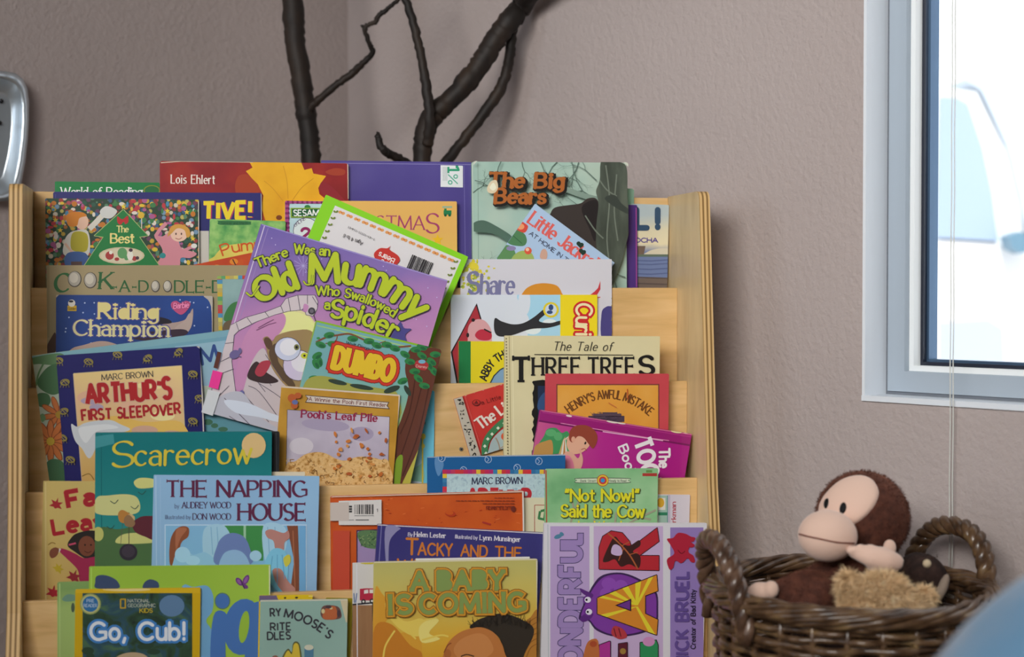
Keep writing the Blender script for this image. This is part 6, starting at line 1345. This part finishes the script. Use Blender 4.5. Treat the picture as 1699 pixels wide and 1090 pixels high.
def foot_b(bm):
    E_(bm, 1262, 982, 2.085, 23, 17, 16); E_(bm, 1280, 978, 2.075, 13, 16, 14); E_(bm, 1256, 992, 2.085, 17, 9, 12)
tpart(blend('foot', foot_b, M_SKIN, .003), mk)
td = toy('teddy_bear', at(1465, 1040, 2.03), 'small fluffy honey coloured bear lying face down at the basket front')
def td_b(bm):
    E_(bm, 1462, 992, 2.035, 50, 41, 32); E_(bm, 1440, 1012, 2.03, 42, 30, 28); E_(bm, 1495, 1008, 2.04, 30, 26, 26)
    E_(bm, 1406, 969, 2.032, 15, 23, 12); E_(bm, 1534, 988, 2.06, 15, 16, 12); E_(bm, 1518, 1004, 2.05, 18, 14, 16); E_(bm, 1412, 995, 2.03, 14, 22, 16); E_(bm, 1465, 1032, 2.06, 60, 36, 38)
tpart(blend('bear_body', td_b, M_FURT, .004, 24000, .012, .0008, seed=8), td)

# blue beanbag close to the camera
bb = at(1960, 1390, 1.22)
def bb_b(bm):
    ellipsoid(bm, (bb.x, bb.y, .33), (.235, .235, .30), None, 28, 18); ellipsoid(bm, (bb.x, bb.y, .16), (.27, .27, .155), None, 28, 16)
o = blend('beanbag', bb_b, add_bump(mat('blue_satin', rgb('6f9cc0'), .32, 0, .5, 0, .2), 14, .5, .01), .014)
tag(o, 'blurred light blue beanbag at the lower right corner', 'beanbag')

# outside the window: white parked car and pale ground
OUT = 5.6
car = tag(empty('parked_car', at(1640, 900, OUT)), 'white parked car seen through the bright window', 'car')
M_CAR = mat('white_car_paint', rgb('f4f6f8'), .4, 0, .3); M_GL = mat('sky_toned_car_glass', rgb('b2c8e2'), .2)  # sky reflection is put into the side glass base colour
def cpart(name, pts, z0, z1, m):
    bm = bmesh.new(); f = [bm.verts.new(at(x, y, z0)) for x, y in pts]; k = z1 / z0
    d = FLAT * (z1 - z0); b_ = [bm.verts.new(v.co + d) for v in f]; n = len(pts)
    bm.faces.new(f); bm.faces.new(b_[::-1])
    for i in range(n): bm.faces.new((f[i], b_[i], b_[(i + 1) % n], f[(i + 1) % n]))
    return tpart(from_bm(name, bm, m), car)
cpart('body', [(1050, 400), (1540, 398), (1660, 404), (1760, 420), (2250, 460), (2330, 560), (2340, 800), (1000, 800), (980, 600)], OUT, OUT + 1.6, M_CAR)
cpart('cabin', [(1120, 402), (1180, 260), (1260, 150), (1560, 145), (1620, 152), (1668, 250), (1690, 340), (1700, 412), (1540, 402)], OUT + .02, OUT + 1.5, M_CAR)
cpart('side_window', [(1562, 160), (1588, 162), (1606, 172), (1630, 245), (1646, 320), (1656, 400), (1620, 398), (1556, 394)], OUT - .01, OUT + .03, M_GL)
cpart('windscreen', [(1600, 130), (1690, 118), (1760, 300), (1770, 415), (1706, 410), (1690, 330), (1668, 240), (1628, 150)], OUT + .05, OUT + 1.4, mat('bright_car_glass', rgb('d4e0ec'), .2))
cpart('mirror', [(1674, 392), (1690, 384), (1712, 388), (1712, 416), (1696, 420), (1680, 412)], OUT - .12, OUT - .02, mat('grey_mirror_shell', rgb('6f94aa'), .4))
cpart('pale_side_panel', [(1560, 535), (1640, 530), (1664, 545), (1668, 620), (1560, 630)], OUT - .008, OUT + .03, mat('pale_blue_panel', rgb('c4d2e4'), .5))  # thin pale blue panel laid on the car side
for wx in (1150, 2150):
    bm = bmesh.new(); ret = bmesh.ops.create_cone(bm, cap_ends=True, segments=28, radius1=.31, radius2=.31, depth=.22)
    bmesh.ops.transform(bm, matrix=Matrix.Translation(at(wx, 800, OUT + .1)) @ Matrix((RIGHT, UPW, FLAT)).transposed().to_4x4(), verts=ret['verts']); tpart(from_bm('wheel', bm, mat('grey_tyre', '3a3c40', .7)), car)
bm = bmesh.new()
q = [CORNER + DR * s_ - NR * d for s_, d in ((-6, .15), (14, .15), (14, 14), (-6, 14))]
v = [bm.verts.new((p.x, p.y, -.16)) for p in q] + [bm.verts.new((p.x, p.y, -.26)) for p in q]
bm.faces.new(v[:4]); bm.faces.new(v[7:3:-1])
for i in range(4): bm.faces.new((v[i], v[4 + i], v[4 + (i + 1) % 4], v[(i + 1) % 4]))
structure(from_bm('ground', bm, mat('pale_pavement', 'e6e8ea', .8)))
